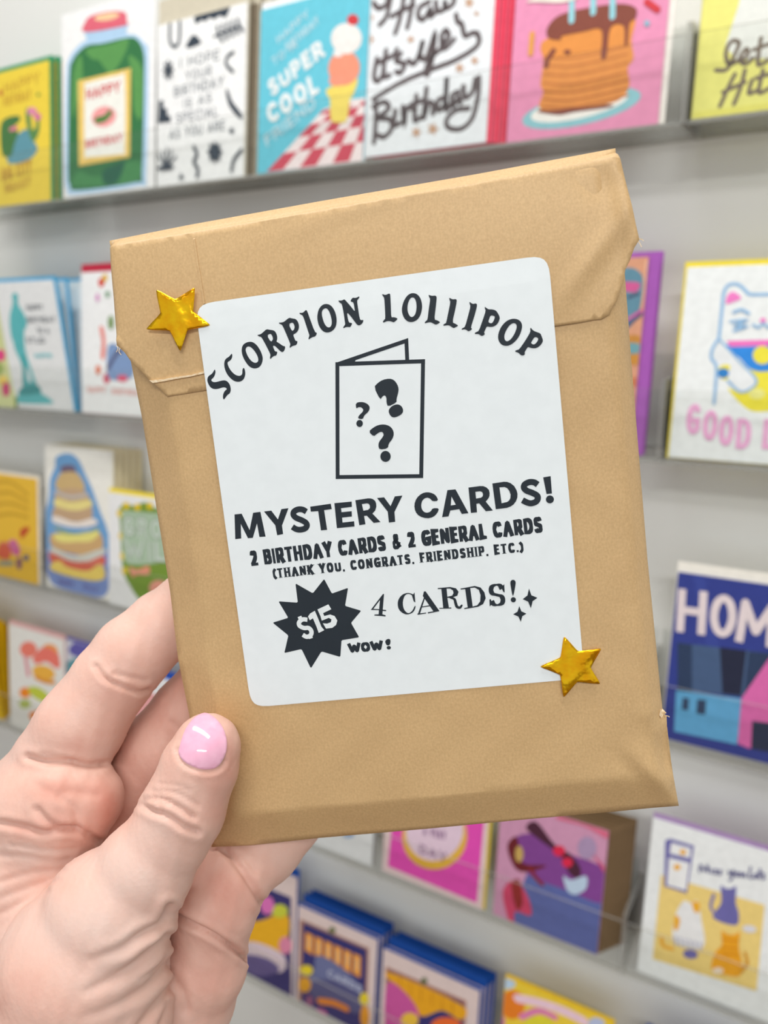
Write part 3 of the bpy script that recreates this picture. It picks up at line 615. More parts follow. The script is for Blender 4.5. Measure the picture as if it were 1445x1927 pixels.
def d_home(A):
    A.zoom(1180, 1000, 4.015); W_ = (226, 212, 214); D = (46, 62, 92)
    A.poly((58, 72, 150), [(480, 250), (560, 250), (700, 880), (600, 870)])
    A.poly((70, 92, 128), [(380, 840), (1064, 920), (1800, 1000), (1800, 1340), (380, 1200)]); A.poly(D, [(380, 840), (490, 855), (490, 1215), (380, 1200)]); A.poly((38, 42, 64), [(700, 875), (900, 900), (860, 1240), (720, 1225)])
    A.poly(D, [(920, 905), (1800, 1000), (1800, 1380), (880, 1260)])
    A.poly((98, 168, 214), [(370, 1200), (880, 1265), (830, 1610), (355, 1510)]); A.poly((48, 66, 96), [(420, 1255), (468, 1260), (462, 1352), (412, 1345)]); A.poly((48, 66, 96), [(530, 1268), (598, 1275), (590, 1385), (522, 1375)])
    A.poly((218, 106, 172), [(910, 1635), (835, 1600), (865, 1260), (1100, 920), (1400, 1280), (1440, 1720)]); A.poly((42, 50, 76), [(945, 1430), (1150, 1455), (1150, 1680), (935, 1640)])
    for ch, x0, x1, y0, y1, c_ in (('H', 370, 590, 755, 785, 330), ('O', 618, 815, 785, 812, 325), ('M', 815, 1110, 828, 880, 335), ('E', 1130, 1330, 870, 900, 330)): A.text(W_, ch, (x0, y0), (x1, y1), c_, .17, keep=x0 > 400)
card('deep blue home card with pink and light blue houses', 2, (1243, 1395), (1600, 1480), (1268, 1075), (52, 64, 140), (238, 234, 224), (.001, .001, 0, .008), draw=d_home, zlift=.002)

# --- fourth ledge
for j in range(4):
    card('plain yellow envelope fanned at the left end of fourth ledge, %s from the front' % ['first', 'second', 'third', 'fourth'][j], 3, (-112+2*j, 1320), (8+3*j, 1366), (-118, 1128+3*j), ((238, 196, 28), (226, 180, 20))[j % 2], (232, 190, 24), (.0, .001, 0, .001), y0=.006+.0045*j, lean=-.03+.06*j)
def d_burger(A):
    A.zoom(0, 1130, 4.014)
    A.ell((238, 128, 110), 215, 370, 65, 60); A.poly((238, 124, 110), [(245, 450), (300, 370), (380, 350), (440, 400), (455, 500), (420, 510), (350, 460), (290, 480)], smooth=2); A.ell((242, 160, 80), 380, 375, 60, 45, 20); A.ell((238, 122, 108), 360, 410, 75, 55, 20)
    A.ell((240, 180, 70), 330, 545, 88, 55, 15); A.stroke((226, 150, 60), [(270, 580), (340, 610), (410, 620)], 34); A.ell((240, 140, 40), 192, 695, 44, 40); A.poly((196, 206, 70), [(230, 650), (300, 660), (370, 720), (350, 770), (270, 740), (220, 690)], smooth=2); A.ell((176, 190, 90), 190, 780, 45, 35)
    A.poly((240, 136, 40), [(225, 850), (330, 820), (430, 740), (470, 760), (420, 860), (300, 940), (250, 920)], smooth=2); A.stroke((226, 150, 160), [(195, 430), (215, 560)], 40)
card('white card with coral and orange burger drawing beside yellow envelopes', 3, (20, 1367), (122, 1408), (38, 1180), (232, 230, 224), (226, 178, 176), (.0, .001, 0, .006), draw=d_burger)
def d_teal(A):
    A.zoom(0, 1130, 4.014)
    A.poly((98, 92, 168), [(520, 360), (620, 290), (760, 320), (980, 420), (960, 520), (700, 440), (560, 420)], smooth=1); A.poly((96, 150, 160), [(490, 480), (600, 430), (700, 470), (640, 560), (520, 560)], smooth=2); A.ell((190, 110, 130), 600, 560, 60, 50); A.ell((150, 140, 190), 520, 640, 50, 60)
card('purple and teal patterned card behind the index finger on fourth ledge', 3, (126, 1408), (248, 1456), (126, 1204), (206, 206, 214), (104, 98, 170), (.0, .0, 0, .004), draw=d_teal)
def d_bluepink(A):
    A.poly((238, 170, 170), [(250, 1290), (352, 1330), (352, 1490), (250, 1450)])
card('pink card with a royal blue envelope seen between index and middle finger', 3, (252, 1456), (372, 1504), (258, 1262), (238, 238, 240), (32, 78, 176), (.0, .0, 0, .010), draw=d_bluepink)
def d_w4(A):
    A.zoom(440, 1520, 2.779); A.ell((150, 180, 220), 600, 140, 30, 18); A.ell((150, 180, 220), 560, 40, 90, 50)
card('white card whose lower edge shows below the kraft envelope', 3, (560, 1570), (699, 1634), (575, 1400), (238, 239, 242), (160, 160, 160), (.0, .0025, 0, .003), draw=d_w4)
def d_pink(A):
    A.zoom(440, 1520, 2.779)
    A.poly((252, 84, 190), [(805, 305), (830, 60), (880, -200), (1380, -60), (1310, 60), (1270, 498)]); A.ell((246, 190, 70), 1050, 150, 170, 175, 20); A.ell((248, 214, 232), 1050, 120, 150, 160, 20)
    A.text((160, 120, 160), 'A VERY', (990, 140), (1110, 170), 44, .2); A.text((160, 120, 160), 'HAPPY', (1000, 70), (1110, 100), 44, .2); A.text((160, 120, 160), 'DAY', (970, 235), (1110, 285), 50, .22)
card('hot pink card with a yellow ringed oval and yellow envelope edge', 3, (719, 1640), (907, 1714), (743, 1400), (244, 214, 214), (232, 206, 50), (.0, .0025, 0, .002), draw=d_pink)
def d_horse(A):
    A.zoom(880, 1480, 2.558)
    A.poly((96, 108, 170), [(230, 660), (270, 460), (330, 400), (560, 420), (660, 430), (620, 815)], smooth=1); A.poly((134, 72, 150), [(225, 250), (330, 230), (480, 320), (660, 400), (655, 560), (480, 500), (300, 430), (250, 340)], smooth=2)
    A.poly((112, 36, 44), [(190, 290), (230, 240), (250, 290), (270, 370), (380, 380), (300, 410), (230, 395)], smooth=1); A.ell((204, 170, 96), 248, 325, 20, 40); A.poly((80, 40, 60), [(280, 200), (330, 170), (420, 280), (500, 330), (545, 400), (530, 440), (490, 420), (440, 330), (350, 260)], smooth=1)
    A.ell((226, 44, 80), 440, 310, 30, 26); A.ell((226, 44, 80), 480, 365, 26, 24); A.poly((190, 210, 232), [(460, 430), (500, 450), (570, 430), (570, 490), (520, 520), (480, 500)], smooth=2)
    A.poly((214, 72, 110), [(170, 500), (230, 450), (290, 530), (305, 620), (230, 600), (220, 665), (190, 620)], smooth=2); A.poly((150, 44, 44), [(210, 470), (250, 450), (265, 560), (235, 590)], smooth=1); A.stroke((140, 44, 50), [(300, 390), (330, 440), (360, 470)], 20)
    A.poly((222, 110, 140), [(420, 150), (560, 120), (680, 220), (670, 250), (560, 190)], smooth=1); A.ell((176, 150, 186), 575, 295, 46, 55); A.poly((206, 90, 130), [(600, 320), (665, 390), (655, 415)])
card('mauve card with a purple bridled horse, stack of brown envelopes beside it', 3, (927, 1723), (1123, 1800), (940, 1500), (212, 154, 186), (122, 98, 70), (.0, .001, 0, .002), draw=d_horse, copies=5, gap=.0048, shift=.0034, clabel='mauve horse card in a brown kraft envelope', copy_face=(140, 114, 84))
def d_miss(A):
    A.zoom(880, 1480, 2.558); V = (112, 108, 172); Y = (246, 212, 130)
    A.poly(Y, [(930, 425), (1120, 480), (1430, 570), (1390, 985), (890, 830)])
    A.poly(V, [(950, 260), (975, 250), (1090, 285), (1055, 515), (945, 480)]); A.poly((240, 242, 244), [(980, 270), (1075, 297), (1070, 345), (972, 322)]); A.poly((240, 242, 244), [(968, 342), (1068, 368), (1050, 500), (960, 475)]); A.ell((240, 180, 70), 1036, 316, 16, 14); A.ell((240, 180, 70), 1008, 388, 17, 15)
    A.poly(V, [(1180, 630), (1220, 560), (1218, 478), (1240, 490), (1270, 490), (1292, 482), (1290, 560), (1305, 610), (1290, 668)], smooth=1); A.stroke((128, 124, 180), [(1200, 620), (1170, 580), (1185, 520)], 14)
    A.poly((236, 236, 236), [(990, 740), (1000, 620), (1040, 550), (1070, 560), (1105, 550), (1125, 640), (1140, 760), (1080, 780)], smooth=1); A.poly((240, 176, 50), [(1080, 555), (1115, 560), (1112, 605), (1090, 600)], smooth=1); A.poly((240, 176, 50), [(1000, 620), (1022, 640), (1010, 690), (992, 680)], smooth=1); A.stroke((240, 176, 50), [(985, 780), (940, 765), (935, 730)], 18)
    for i in range(6): A.stroke((160, 160, 190), [(1000+i*24, 722+i*6), (1000+i*24, 762+i*6)], 8, keep=i > 0)
    A.ell(V, 1072, 806, 36, 22, 8); A.ell((226, 224, 230), 1356, 684, 34, 18, 8)
    A.poly((238, 166, 36), [(1175, 880), (1190, 800), (1225, 760), (1222, 695), (1250, 710), (1285, 712), (1310, 702), (1305, 770), (1320, 850), (1310, 910), (1240, 905)], smooth=1); A.ell((240, 222, 200), 1205, 885, 26, 16); A.stroke((214, 150, 40), [(1315, 890), (1345, 850), (1335, 800)], 14)
    for y in (735, 770, 800): A.stroke((222, 140, 30), [(1225, y), (1300, y+8)], 8)
    script(A, (92, 90, 140), 8, [[(1115, 410), (1122, 375), (1138, 405), (1155, 378), (1158, 412)], [(1172, 395), (1172, 415)], [(1200, 398), (1188, 402), (1198, 414), (1184, 418)], [(1222, 402), (1210, 406), (1220, 418), (1206, 422)],
        [(1256, 405), (1262, 424), (1280, 402), (1270, 445), (1258, 448)], [(1296, 412), (1288, 424), (1300, 430), (1306, 416), (1296, 412)], [(1316, 412), (1318, 432), (1334, 416), (1336, 436)], [(1362, 385), (1356, 435), (1368, 438)], [(1384, 420), (1376, 434), (1390, 438), (1394, 424), (1384, 420)], [(1408, 395), (1404, 440)], [(1400, 412), (1418, 412)], [(1430, 420), (1420, 426), (1430, 438), (1418, 444)]])
card('white card with three cats on yellow beside a fridge, purple envelope', 3, (1199, 1825), (1500, 1915), (1225, 1537), (238, 241, 242), (170, 140, 186), (.0, .001, 0, .004), draw=d_miss, zlift=.001)

# --- fifth ledge
FR = (226, 206, 202); BLUE = (24, 74, 156)
def frame(A, bl, br, tl, tr, ins=18, col=(60, 56, 110), rim_=(190, 140, 116)):
    q = [tl, tr, br, bl]; cx = sum(p[0] for p in q)/4; cy = sum(p[1] for p in q)/4
    f = lambda k: [(cx+(p[0]-cx)*k, cy+(p[1]-cy)*k) for p in q]
    A.poly(rim_, f(.82)); A.poly(col, f(.78))
def d_r5a(A):
    A.zoom(440, 1520, 2.779)
    A.poly((62, 58, 116), [(-40, 330), (300, 470), (300, 985), (-40, 860)]); A.poly((240, 180, 40), [(-30, 620), (140, 590), (220, 560), (280, 560), (290, 640), (250, 760), (120, 720), (-30, 700)], smooth=2); A.ell((206, 210, 70), 240, 540, 44, 36); A.ell((226, 120, 190), 175, 510, 36, 48)
    A.poly((226, 206, 216), [(-30, 740), (100, 700), (260, 770), (250, 860), (100, 840), (-30, 860)], smooth=1); A.poly((108, 96, 150), [(60, 770), (180, 790), (240, 850), (140, 880), (70, 850)], smooth=1); A.ell((226, 140, 170), 270, 720, 34, 46)
card('orange beast card in pale frame and blue envelope, beside the pinky finger', 4, (436, 1822), (551, 1883), (449, 1606), FR, BLUE, (.0, .002, 0, .010), draw=d_r5a)
def d_r5b(A):
    A.zoom(440, 1520, 2.779)
    A.poly((176, 130, 112), [(345, 580), (708, 735), (690, 1230), (335, 1080)]); A.poly((58, 56, 116), [(362, 600), (695, 742), (680, 1210), (352, 1060)])
    for i in range(6): A.poly((240, 160, 62), [(375+i*50, 650+i*22), (415+i*50, 668+i*22), (412+i*50, 770+i*24), (372+i*50, 745+i*24)], keep=i > 0)
    for i in range(6): A.stroke((248, 214, 170), [(395+i*50, 680+i*22), (393+i*50, 735+i*23)], 10, keep=i > 0)
    A.poly((112, 118, 160), [(420, 840), (440, 770), (560, 830), (670, 950), (600, 1000), (400, 960)], smooth=2); A.text((196, 200, 220), 'CARDS', (490, 880), (670, 970), 40, .2)
    A.poly((92, 92, 136), [(400, 920), (520, 900), (680, 990), (670, 1080), (430, 1000)], smooth=1); A.ell((238, 214, 50), 380, 850, 34, 28); A.ell((238, 170, 50), 372, 925, 32, 40); A.ell((238, 214, 50), 682, 1000, 24, 34); A.ell((238, 160, 50), 686, 1090, 24, 60)
    A.stroke((236, 140, 56), [(450, 1010), (520, 1020), (590, 1050)], 36); A.stroke((150, 92, 130), [(400, 1000), (380, 1060)], 44); A.ell((220, 110, 170), 430, 1080, 60, 30); A.ell((112, 118, 80), 515, 640, 18, 18)
card('blue animal parade card in pale frame with orange title, fifth ledge middle', 4, (555, 1886), (700, 1962), (560, 1703), FR, BLUE, (.0, .002, 0, .003), draw=d_r5b, copies=3, gap=.0055, shift=.0022, rise=.0, cext=(.0, .0025, 0, .011), clabel='blue enveloped animal parade card', copy_face=FR)
def d_r5c(A):
    A.zoom(440, 1520, 2.779)
    A.poly((176, 120, 100), [(795, 830), (1215, 1010), (1200, 1500), (785, 1320)]); A.poly((60, 56, 116), [(810, 850), (1200, 1020), (1190, 1480), (800, 1300)])
    A.poly((238, 170, 36), [(815, 860), (1190, 1030), (1185, 1110), (1090, 1060), (980, 1090), (920, 1000), (830, 920)], smooth=1)
    for i in range(6): A.stroke((206, 130, 30), [(870+i*55, 890+i*25), (868+i*55, 960+i*25)], 6, smooth=False)
    A.poly((206, 90, 160), [(800, 920), (900, 970), (970, 1090), (900, 1200), (800, 1200)], smooth=2); A.ell((244, 196, 70), 920, 1110, 46, 40); A.ell((238, 110, 50), 1110, 1140, 80, 46); A.ell((112, 118, 80), 995, 905, 18, 18)
card('magenta and gold card in pale frame, frontmost of the blue enveloped stacks', 4, (712, 1968), (888, 2062), (719, 1784), FR, BLUE, (.0, .002, 0, .003), draw=d_r5c, copies=3, gap=.0055, shift=.0025, rise=.0, cext=(.0, .0025, 0, .011), clabel='blue enveloped magenta and gold card', copy_face=FR)
def d_r5d(A):
    A.zoom(880, 1480, 2.558)
    A.ell((190, 214, 236), 190, 950, 40, 26); A.ell((236, 130, 40), 215, 1050, 60, 70); A.stroke((244, 206, 220), [(240, 1020), (340, 1040), (460, 1080), (560, 1130)], 44); A.stroke((226, 130, 180), [(260, 1110), (340, 1080), (420, 1110)], 30); A.ell((226, 216, 60), 340, 1140, 70, 36); A.ell((214, 110, 170), 150, 1130, 30, 40); A.ell((190, 200, 230), 620, 1140, 40, 30)
card('yellow rainbow card at the bottom photo edge, right of blue envelopes', 4, (932, 2085), (1128, 2185), (945, 1836), (240, 208, 66), (236, 200, 44), (.0, .001, 0, .003), draw=d_r5d)
card('blue card corner at the bottom photo edge, below the cat card', 4, (1186, 2207), (1380, 2290), (1196, 1925), (226, 220, 226), BLUE, (.0, .001, 0, .003))


# ------------------------------------------------------------------ the kraft envelope
def cam_dir(c): return RGT*c[0] - UP*c[1] + fwd*c[2]
EO = CAM + cam_dir((0.00269662, 0.00257769, 0.18115576))
ENV = Plane(EO, cam_dir((0.9861249, -0.11897891, -0.11576572)), -cam_dir((0.13119205, 0.98585358, 0.10431381)))
m_kraft, b_ = principled('kraft_paper', (0.52, 0.36, 0.2), 0.48, 0.4)
n_, r_ = noise_col(m_kraft, b_, lin((203, 168, 120)), lin((215, 181, 132)), 1700, 6, .3, .7)
nt = m_kraft.node_tree
tc = nt.nodes.new('ShaderNodeTexCoord'); n2 = nt.nodes.new('ShaderNodeTexNoise'); n2.inputs['Scale'].default_value = 35; n2.inputs['Detail'].default_value = 3
rp = nt.nodes.new('ShaderNodeValToRGB'); rp.color_ramp.elements[0].position = .35; rp.color_ramp.elements[1].position = .68
rp.color_ramp.elements[0].color = (.965, .955, .945, 1); rp.color_ramp.elements[1].color = (1.015, 1.015, 1.015, 1)
# long fibres
mp = nt.nodes.new('ShaderNodeMapping'); mp.inputs['Scale'].default_value = (2600, 700, 1000); n3 = nt.nodes.new('ShaderNodeTexNoise'); n3.inputs['Scale'].default_value = 1.0; n3.inputs['Detail'].default_value = 2
r3 = nt.nodes.new('ShaderNodeValToRGB'); r3.color_ramp.elements[0].position = .3; r3.color_ramp.elements[1].position = .7
r3.color_ramp.elements[0].color = (.945, .94, .935, 1); r3.color_ramp.elements[1].color = (1.02, 1.02, 1.015, 1)
mu = nt.nodes.new('ShaderNodeMix'); mu.data_type = 'RGBA'; mu.blend_type = 'MULTIPLY'; mu.inputs[0].default_value = 1
mv = nt.nodes.new('ShaderNodeMix'); mv.data_type = 'RGBA'; mv.blend_type = 'MULTIPLY'; mv.inputs[0].default_value = 1
nt.links.new(tc.outputs['Object'], n2.inputs['Vector']); nt.links.new(tc.outputs['Object'], mp.inputs['Vector']); nt.links.new(mp.outputs[0], n3.inputs['Vector'])
nt.links.new(n2.outputs['Fac'], rp.inputs[0]); nt.links.new(n3.outputs['Fac'], r3.inputs[0])
nt.links.new(r_.outputs['Color'], mu.inputs[6]); nt.links.new(rp.outputs['Color'], mu.inputs[7]); nt.links.new(mu.outputs[2], mv.inputs[6]); nt.links.new(r3.outputs['Color'], mv.inputs[7])
nt.links.new(mv.outputs[2], b_.inputs['Base Color']); bump(m_kraft, b_, 1400, 0.15, 0.0001, 4)
m_tear, b_ = principled('torn_paper_fibre', lin((238, 214, 176)), 0.8, 0.1); noise_col(m_tear, b_, lin((226, 196, 152)), lin((246, 228, 198)), 1500, 3)

env_root = empty('kraft_envelope', ENV.mat())
tag(env_root, 'brown kraft paper envelope with a white printed label and gold stars, held up in front', 'envelope')
EDGE_Z = -0.005
left_px = [(206, 453), (218, 530), (232, 610), (250, 700), (268, 790), (295, 960), (320, 1113), (335, 1240), (356, 1345), (375, 1470), (388, 1560), (398, 1594)]
bot_px = [(398, 1594), (470, 1591), (600, 1577), (800, 1560), (1000, 1541), (1150, 1528), (1230, 1520), (1277, 1516)]
right_px = [(1277, 1516), (1270, 1480), (1262, 1430), (1255, 1366), (1254, 1346), (1247, 1343), (1246, 1332), (1237, 1240), (1218, 1050), (1200, 830), (1188, 680), (1176, 520), (1167, 400), (1158, 279)]
top_px = [(1158, 279), (900, 327), (600, 379), (357, 423), (206, 453)]
L_, B_, R_, T_ = [[ENV.loc(x, y, EDGE_Z) for x, y in pl] for pl in (left_px, bot_px, right_px, top_px)]
outl = L_[:-1] + B_[:-1] + R_[:-1] + T_[:-1]
def taper(y):
    return -.0022*(max(0.0, y-.046)/.028)**2
def chamfer(d, w):
    t = max(0.0, min(1.0, 1-d/w)); return t*t*(3-2*t)*.15 + t*.85
def gauss(x, y, cx, cy, sx, sy, rot=0):
    c, s = math.cos(rot), math.sin(rot); dx, dy = x-cx, y-cy; a = (dx*c+dy*s)/sx; b = (-dx*s+dy*c)/sy
    return math.exp(-a*a-b*b)
crn = ENV.loc(1235, 1470); tear = ENV.loc(1245, 1345); crn2 = ENV.loc(1245, 1420)
def body_z(x, y):
    h = max(chamfer(dseg(x, y, L_), .0095), chamfer(dseg(x, y, B_), .0105), chamfer(dseg(x, y, R_), .0045), chamfer(dseg(x, y, T_), .003))
    z = EDGE_Z*h
    z += .0012*gauss(x, y, crn[0], crn[1], .003, .007, .6) - .0013*gauss(x, y, crn2[0], crn2[1], .0020, .006, .25) - .0007*gauss(x, y, crn[0]-.004, crn[1]+.002, .002, .006, .7) + .0005*gauss(x, y, tear[0]-.002, tear[1], .003, .002)
    z += taper(y)*(1-h)
    z += .00012*math.sin(x*310+1.3*math.sin(y*170))*math.sin(y*260+1)*(1-h)
    return z
def inset(pl, d):
    out = []
    for i_ in range(len(pl)-1):
        a, b = Vector(pl[i_]), Vector(pl[i_+1]); t_ = (b-a).normalized(); n_ = Vector((-t_.y, t_.x)); m_ = max(1, int((b-a).length/.0015))
        out += [tuple(a+(b-a)*(k_/m_)+n_*d) for k_ in range(m_)]
    return out
fold_pts = [p_ for p_ in inset(B_, .0105)+inset(B_, .0098) if abs(p_[0]) < .044] + [p_ for p_ in inset(L_, .0095)+inset(L_, .0088) if abs(p_[1]) < .058]
V, Fo = sheet(outl, .0016, extra=fold_pts)
zz = {v: body_z(*v) for v in V}
W, Fc = thick(V, Fo, lambda x, y: zz[(x, y)], lambda x, y: 2*EDGE_Z - zz[(x, y)] - .00001)
link('envelope_body', mesh('envelope_body', W, Fc), env_root, [m_kraft], True)

# flap folded over the front from the top
flap_px = [(197, 452), (194, 447), (200, 443), (357, 417), (480, 396), (600, 374), (760, 346), (900, 321), (1050, 292), (1165, 270), (1174, 318), (1186, 378), (1196, 425), (1202, 452), (1192, 468), (1184, 492), (1176, 508), (1173, 530), (1166, 548), (1161, 566), (1152, 578), (1147, 592), (1132, 601), (1118, 602), (1090, 607), (1043, 614),
           (900, 640), (700, 675), (500, 712), (384, 735), (355, 740), (316, 746), (300, 730), (283, 717), (268, 700), (250, 684), (236, 664), (221, 650), (217, 630), (210, 560), (202, 500)]
fp = [ENV.loc(x, y, 0.0) for x, y in flap_px]
topline = [ENV.loc(x, y, 0.0) for x, y in flap_px[2:10]]
g = lambda px, py: ENV.loc(px, py)
w1, w2, w3, w4 = g(1180, 400), g(1120, 480), g(1130, 330), g(760, 355)
leftfold = [ENV.loc(x, y) for x, y in ((197, 452), (202, 500), (210, 560), (217, 630))]
seam = [ENV.loc(x, y) for x, y in ((357, 417), (366, 470), (376, 520), (385, 575))]
hem = [ENV.loc(x, y) for x, y in ((283, 717), (330, 708), (384, 700))]
sx0, sx1 = seam[0][0], seam[-1][0]
def flap_z(x, y):
    d = dseg(x, y, topline); t = max(0, 1-d/.0021)
    z = .00035 + taper(y) - .0036*(.75*t+.25*t*t)
    z += .0011*gauss(x, y, w1[0], w1[1], .0022, .011, .12) - .0007*gauss(x, y, w3[0], w3[1]-.001, .006, .004, -.6) + .0007*gauss(x, y, w2[0], w2[1], .0022, .012, -.75) - .0004*gauss(x, y, w2[0]+.005, w2[1]+.001, .003, .012, -.7)
    z += .00025*gauss(x, y, w4[0], w4[1], .03, .002, .18)
    z -= .003*max(0, 1-dseg(x, y, leftfold)/.0022)**2 * .3
    return max(z, -.0066)
V, Fo = sheet(fp, .0011, extra=seam+[(p0[0]+(p1[0]-p0[0])*k_/14, p0[1]+(p1[1]-p0[1])*k_/14-dd_) for p0, p1 in zip(topline, topline[1:]) for k_ in range(14) for dd_ in (.0021, .0012)])
fz = {v: flap_z(*v) for v in V}
W, Fc = thick(V, Fo, lambda x, y: fz[(x, y)], lambda x, y: fz[(x, y)] - .00022)
link('flap', mesh('flap', W, Fc), env_root, [m_kraft], 2*len(Fo))
# raised seam line on the flap and the torn hem strip at lower left
V, Fc = ribbon([ENV.loc(x, y) for x, y in ((357.5, 421), (362, 448), (367, 474), (371, 498), (376, 522), (380, 545), (385, 572))], .00022)
n_ = len(V); W = [(x, y, flap_z(x, y)+.00022) for x, y in V] + [(x, y, flap_z(x, y)-.0001) for x, y in V]
Fq = [f[::-1] for f in Fc] + [(2*i_, 2*i_+2, 2*i_+2+n_, 2*i_+n_) for i_ in range(len(Fc))] + [(2*i_+3, 2*i_+1, 2*i_+1+n_, 2*i_+3+n_) for i_ in range(len(Fc))]
link('flap_seam', mesh('flap_seam', W, Fq), env_root, [m_kraft])
strip_px = [(283, 716), (310, 714), (335, 709), (360, 706), (386, 699), (386, 703), (360, 709), (335, 713), (310, 718), (290, 721)]
V, Fo = sheet([ENV.loc(x, y) for x, y in strip_px], .001)
W, Fc = thick(V, Fo, lambda x, y: .0008, lambda x, y: .0003)
link('torn_hem', mesh('torn_hem', W, Fc), env_root, [m_tear])
V, Fo = sheet([ENV.loc(x, y, -.003) for x, y in ((1241, 1347), (1243, 1339), (1250, 1339), (1256, 1345), (1252, 1350), (1246, 1354))], .0006)
W, Fc = thick(V, Fo, lambda x, y: body_z(x, y)+.0002+.0001*math.sin(x*3000), lambda x, y: body_z(x, y)-.0001)
link('torn_nick', mesh('torn_nick', W, Fc), env_root, [m_tear])
# loose fibres at the torn flap edge
for (p0, p1, p2) in (((1196, 452), (1202, 458), (1206, 466)), ((1200, 450), (1207, 452), (1210, 455)), ((221, 650), (224, 656), (221, 663)), ((228, 655), (226, 662), (230, 668)), ((1252, 1345), (1257, 1346), (1258, 1348))):
    V, Fc = ribbon(catmull([ENV.loc(*p) for p in (p0, p1, p2)], 5), .00009)
    link('paper_fibre', mesh('paper_fibre', [(x, y, .0006) for x, y in V], Fc), env_root, [m_tear])

# ------------------------------------------------------------------ the label
LTL, LTR, LBR, LBL = (370, 574), (1030.5, 481), (1099.5, 1276), (473, 1331)
def zl(y): return .00042 - .0000*y
c4 = [Vector(ENV.loc(*p)) for p in (LTL, LTR, LBR, LBL)]
rad = .0046; ro = []
for i in range(4):
    p, a, b = c4[i], (c4[i-1]-c4[i]).normalized(), (c4[(i+1) % 4]-c4[i]).normalized()
    for t in range(7):
        u = t/6; q0, q2 = p+a*rad, p+b*rad; q = q0*(1-u)**2 + p*(2*u*(1-u)) + q2*u*u; q = q + (p-q)*.17*math.sin(math.pi*u); ro.append((q.x, q.y))
m_lab, b_ = principled('label_paper', lin((246, 248, 250)), 0.45, 0.3)
noise_col(m_lab, b_, lin((236, 243, 246)), lin((239, 246, 249)), 260, 5); bump(m_lab, b_, 900, 0.12, 0.00006)
V, Fo = sheet(ro, .004)
YT = .056; YB = -.042
def lab_z(x, y): return .00075 + (y-YB)/(YT-YB)*.0005 - .0006*max(0, -y/.042) + taper(y)
V2, F2 = thick(V, Fo, lambda x, y: lab_z(x, y), lambda x, y: lab_z(x, y)-.00012)
lab = link('label', mesh('label', V2, F2), env_root, [m_lab])
lab['label'] = 'white rounded rectangle sticker with black printing'
BLK = (38, 46, 54)
def label_art():
    A = Art(ENV, base=.00003, step=.000004); A.bend = lab_z; return A
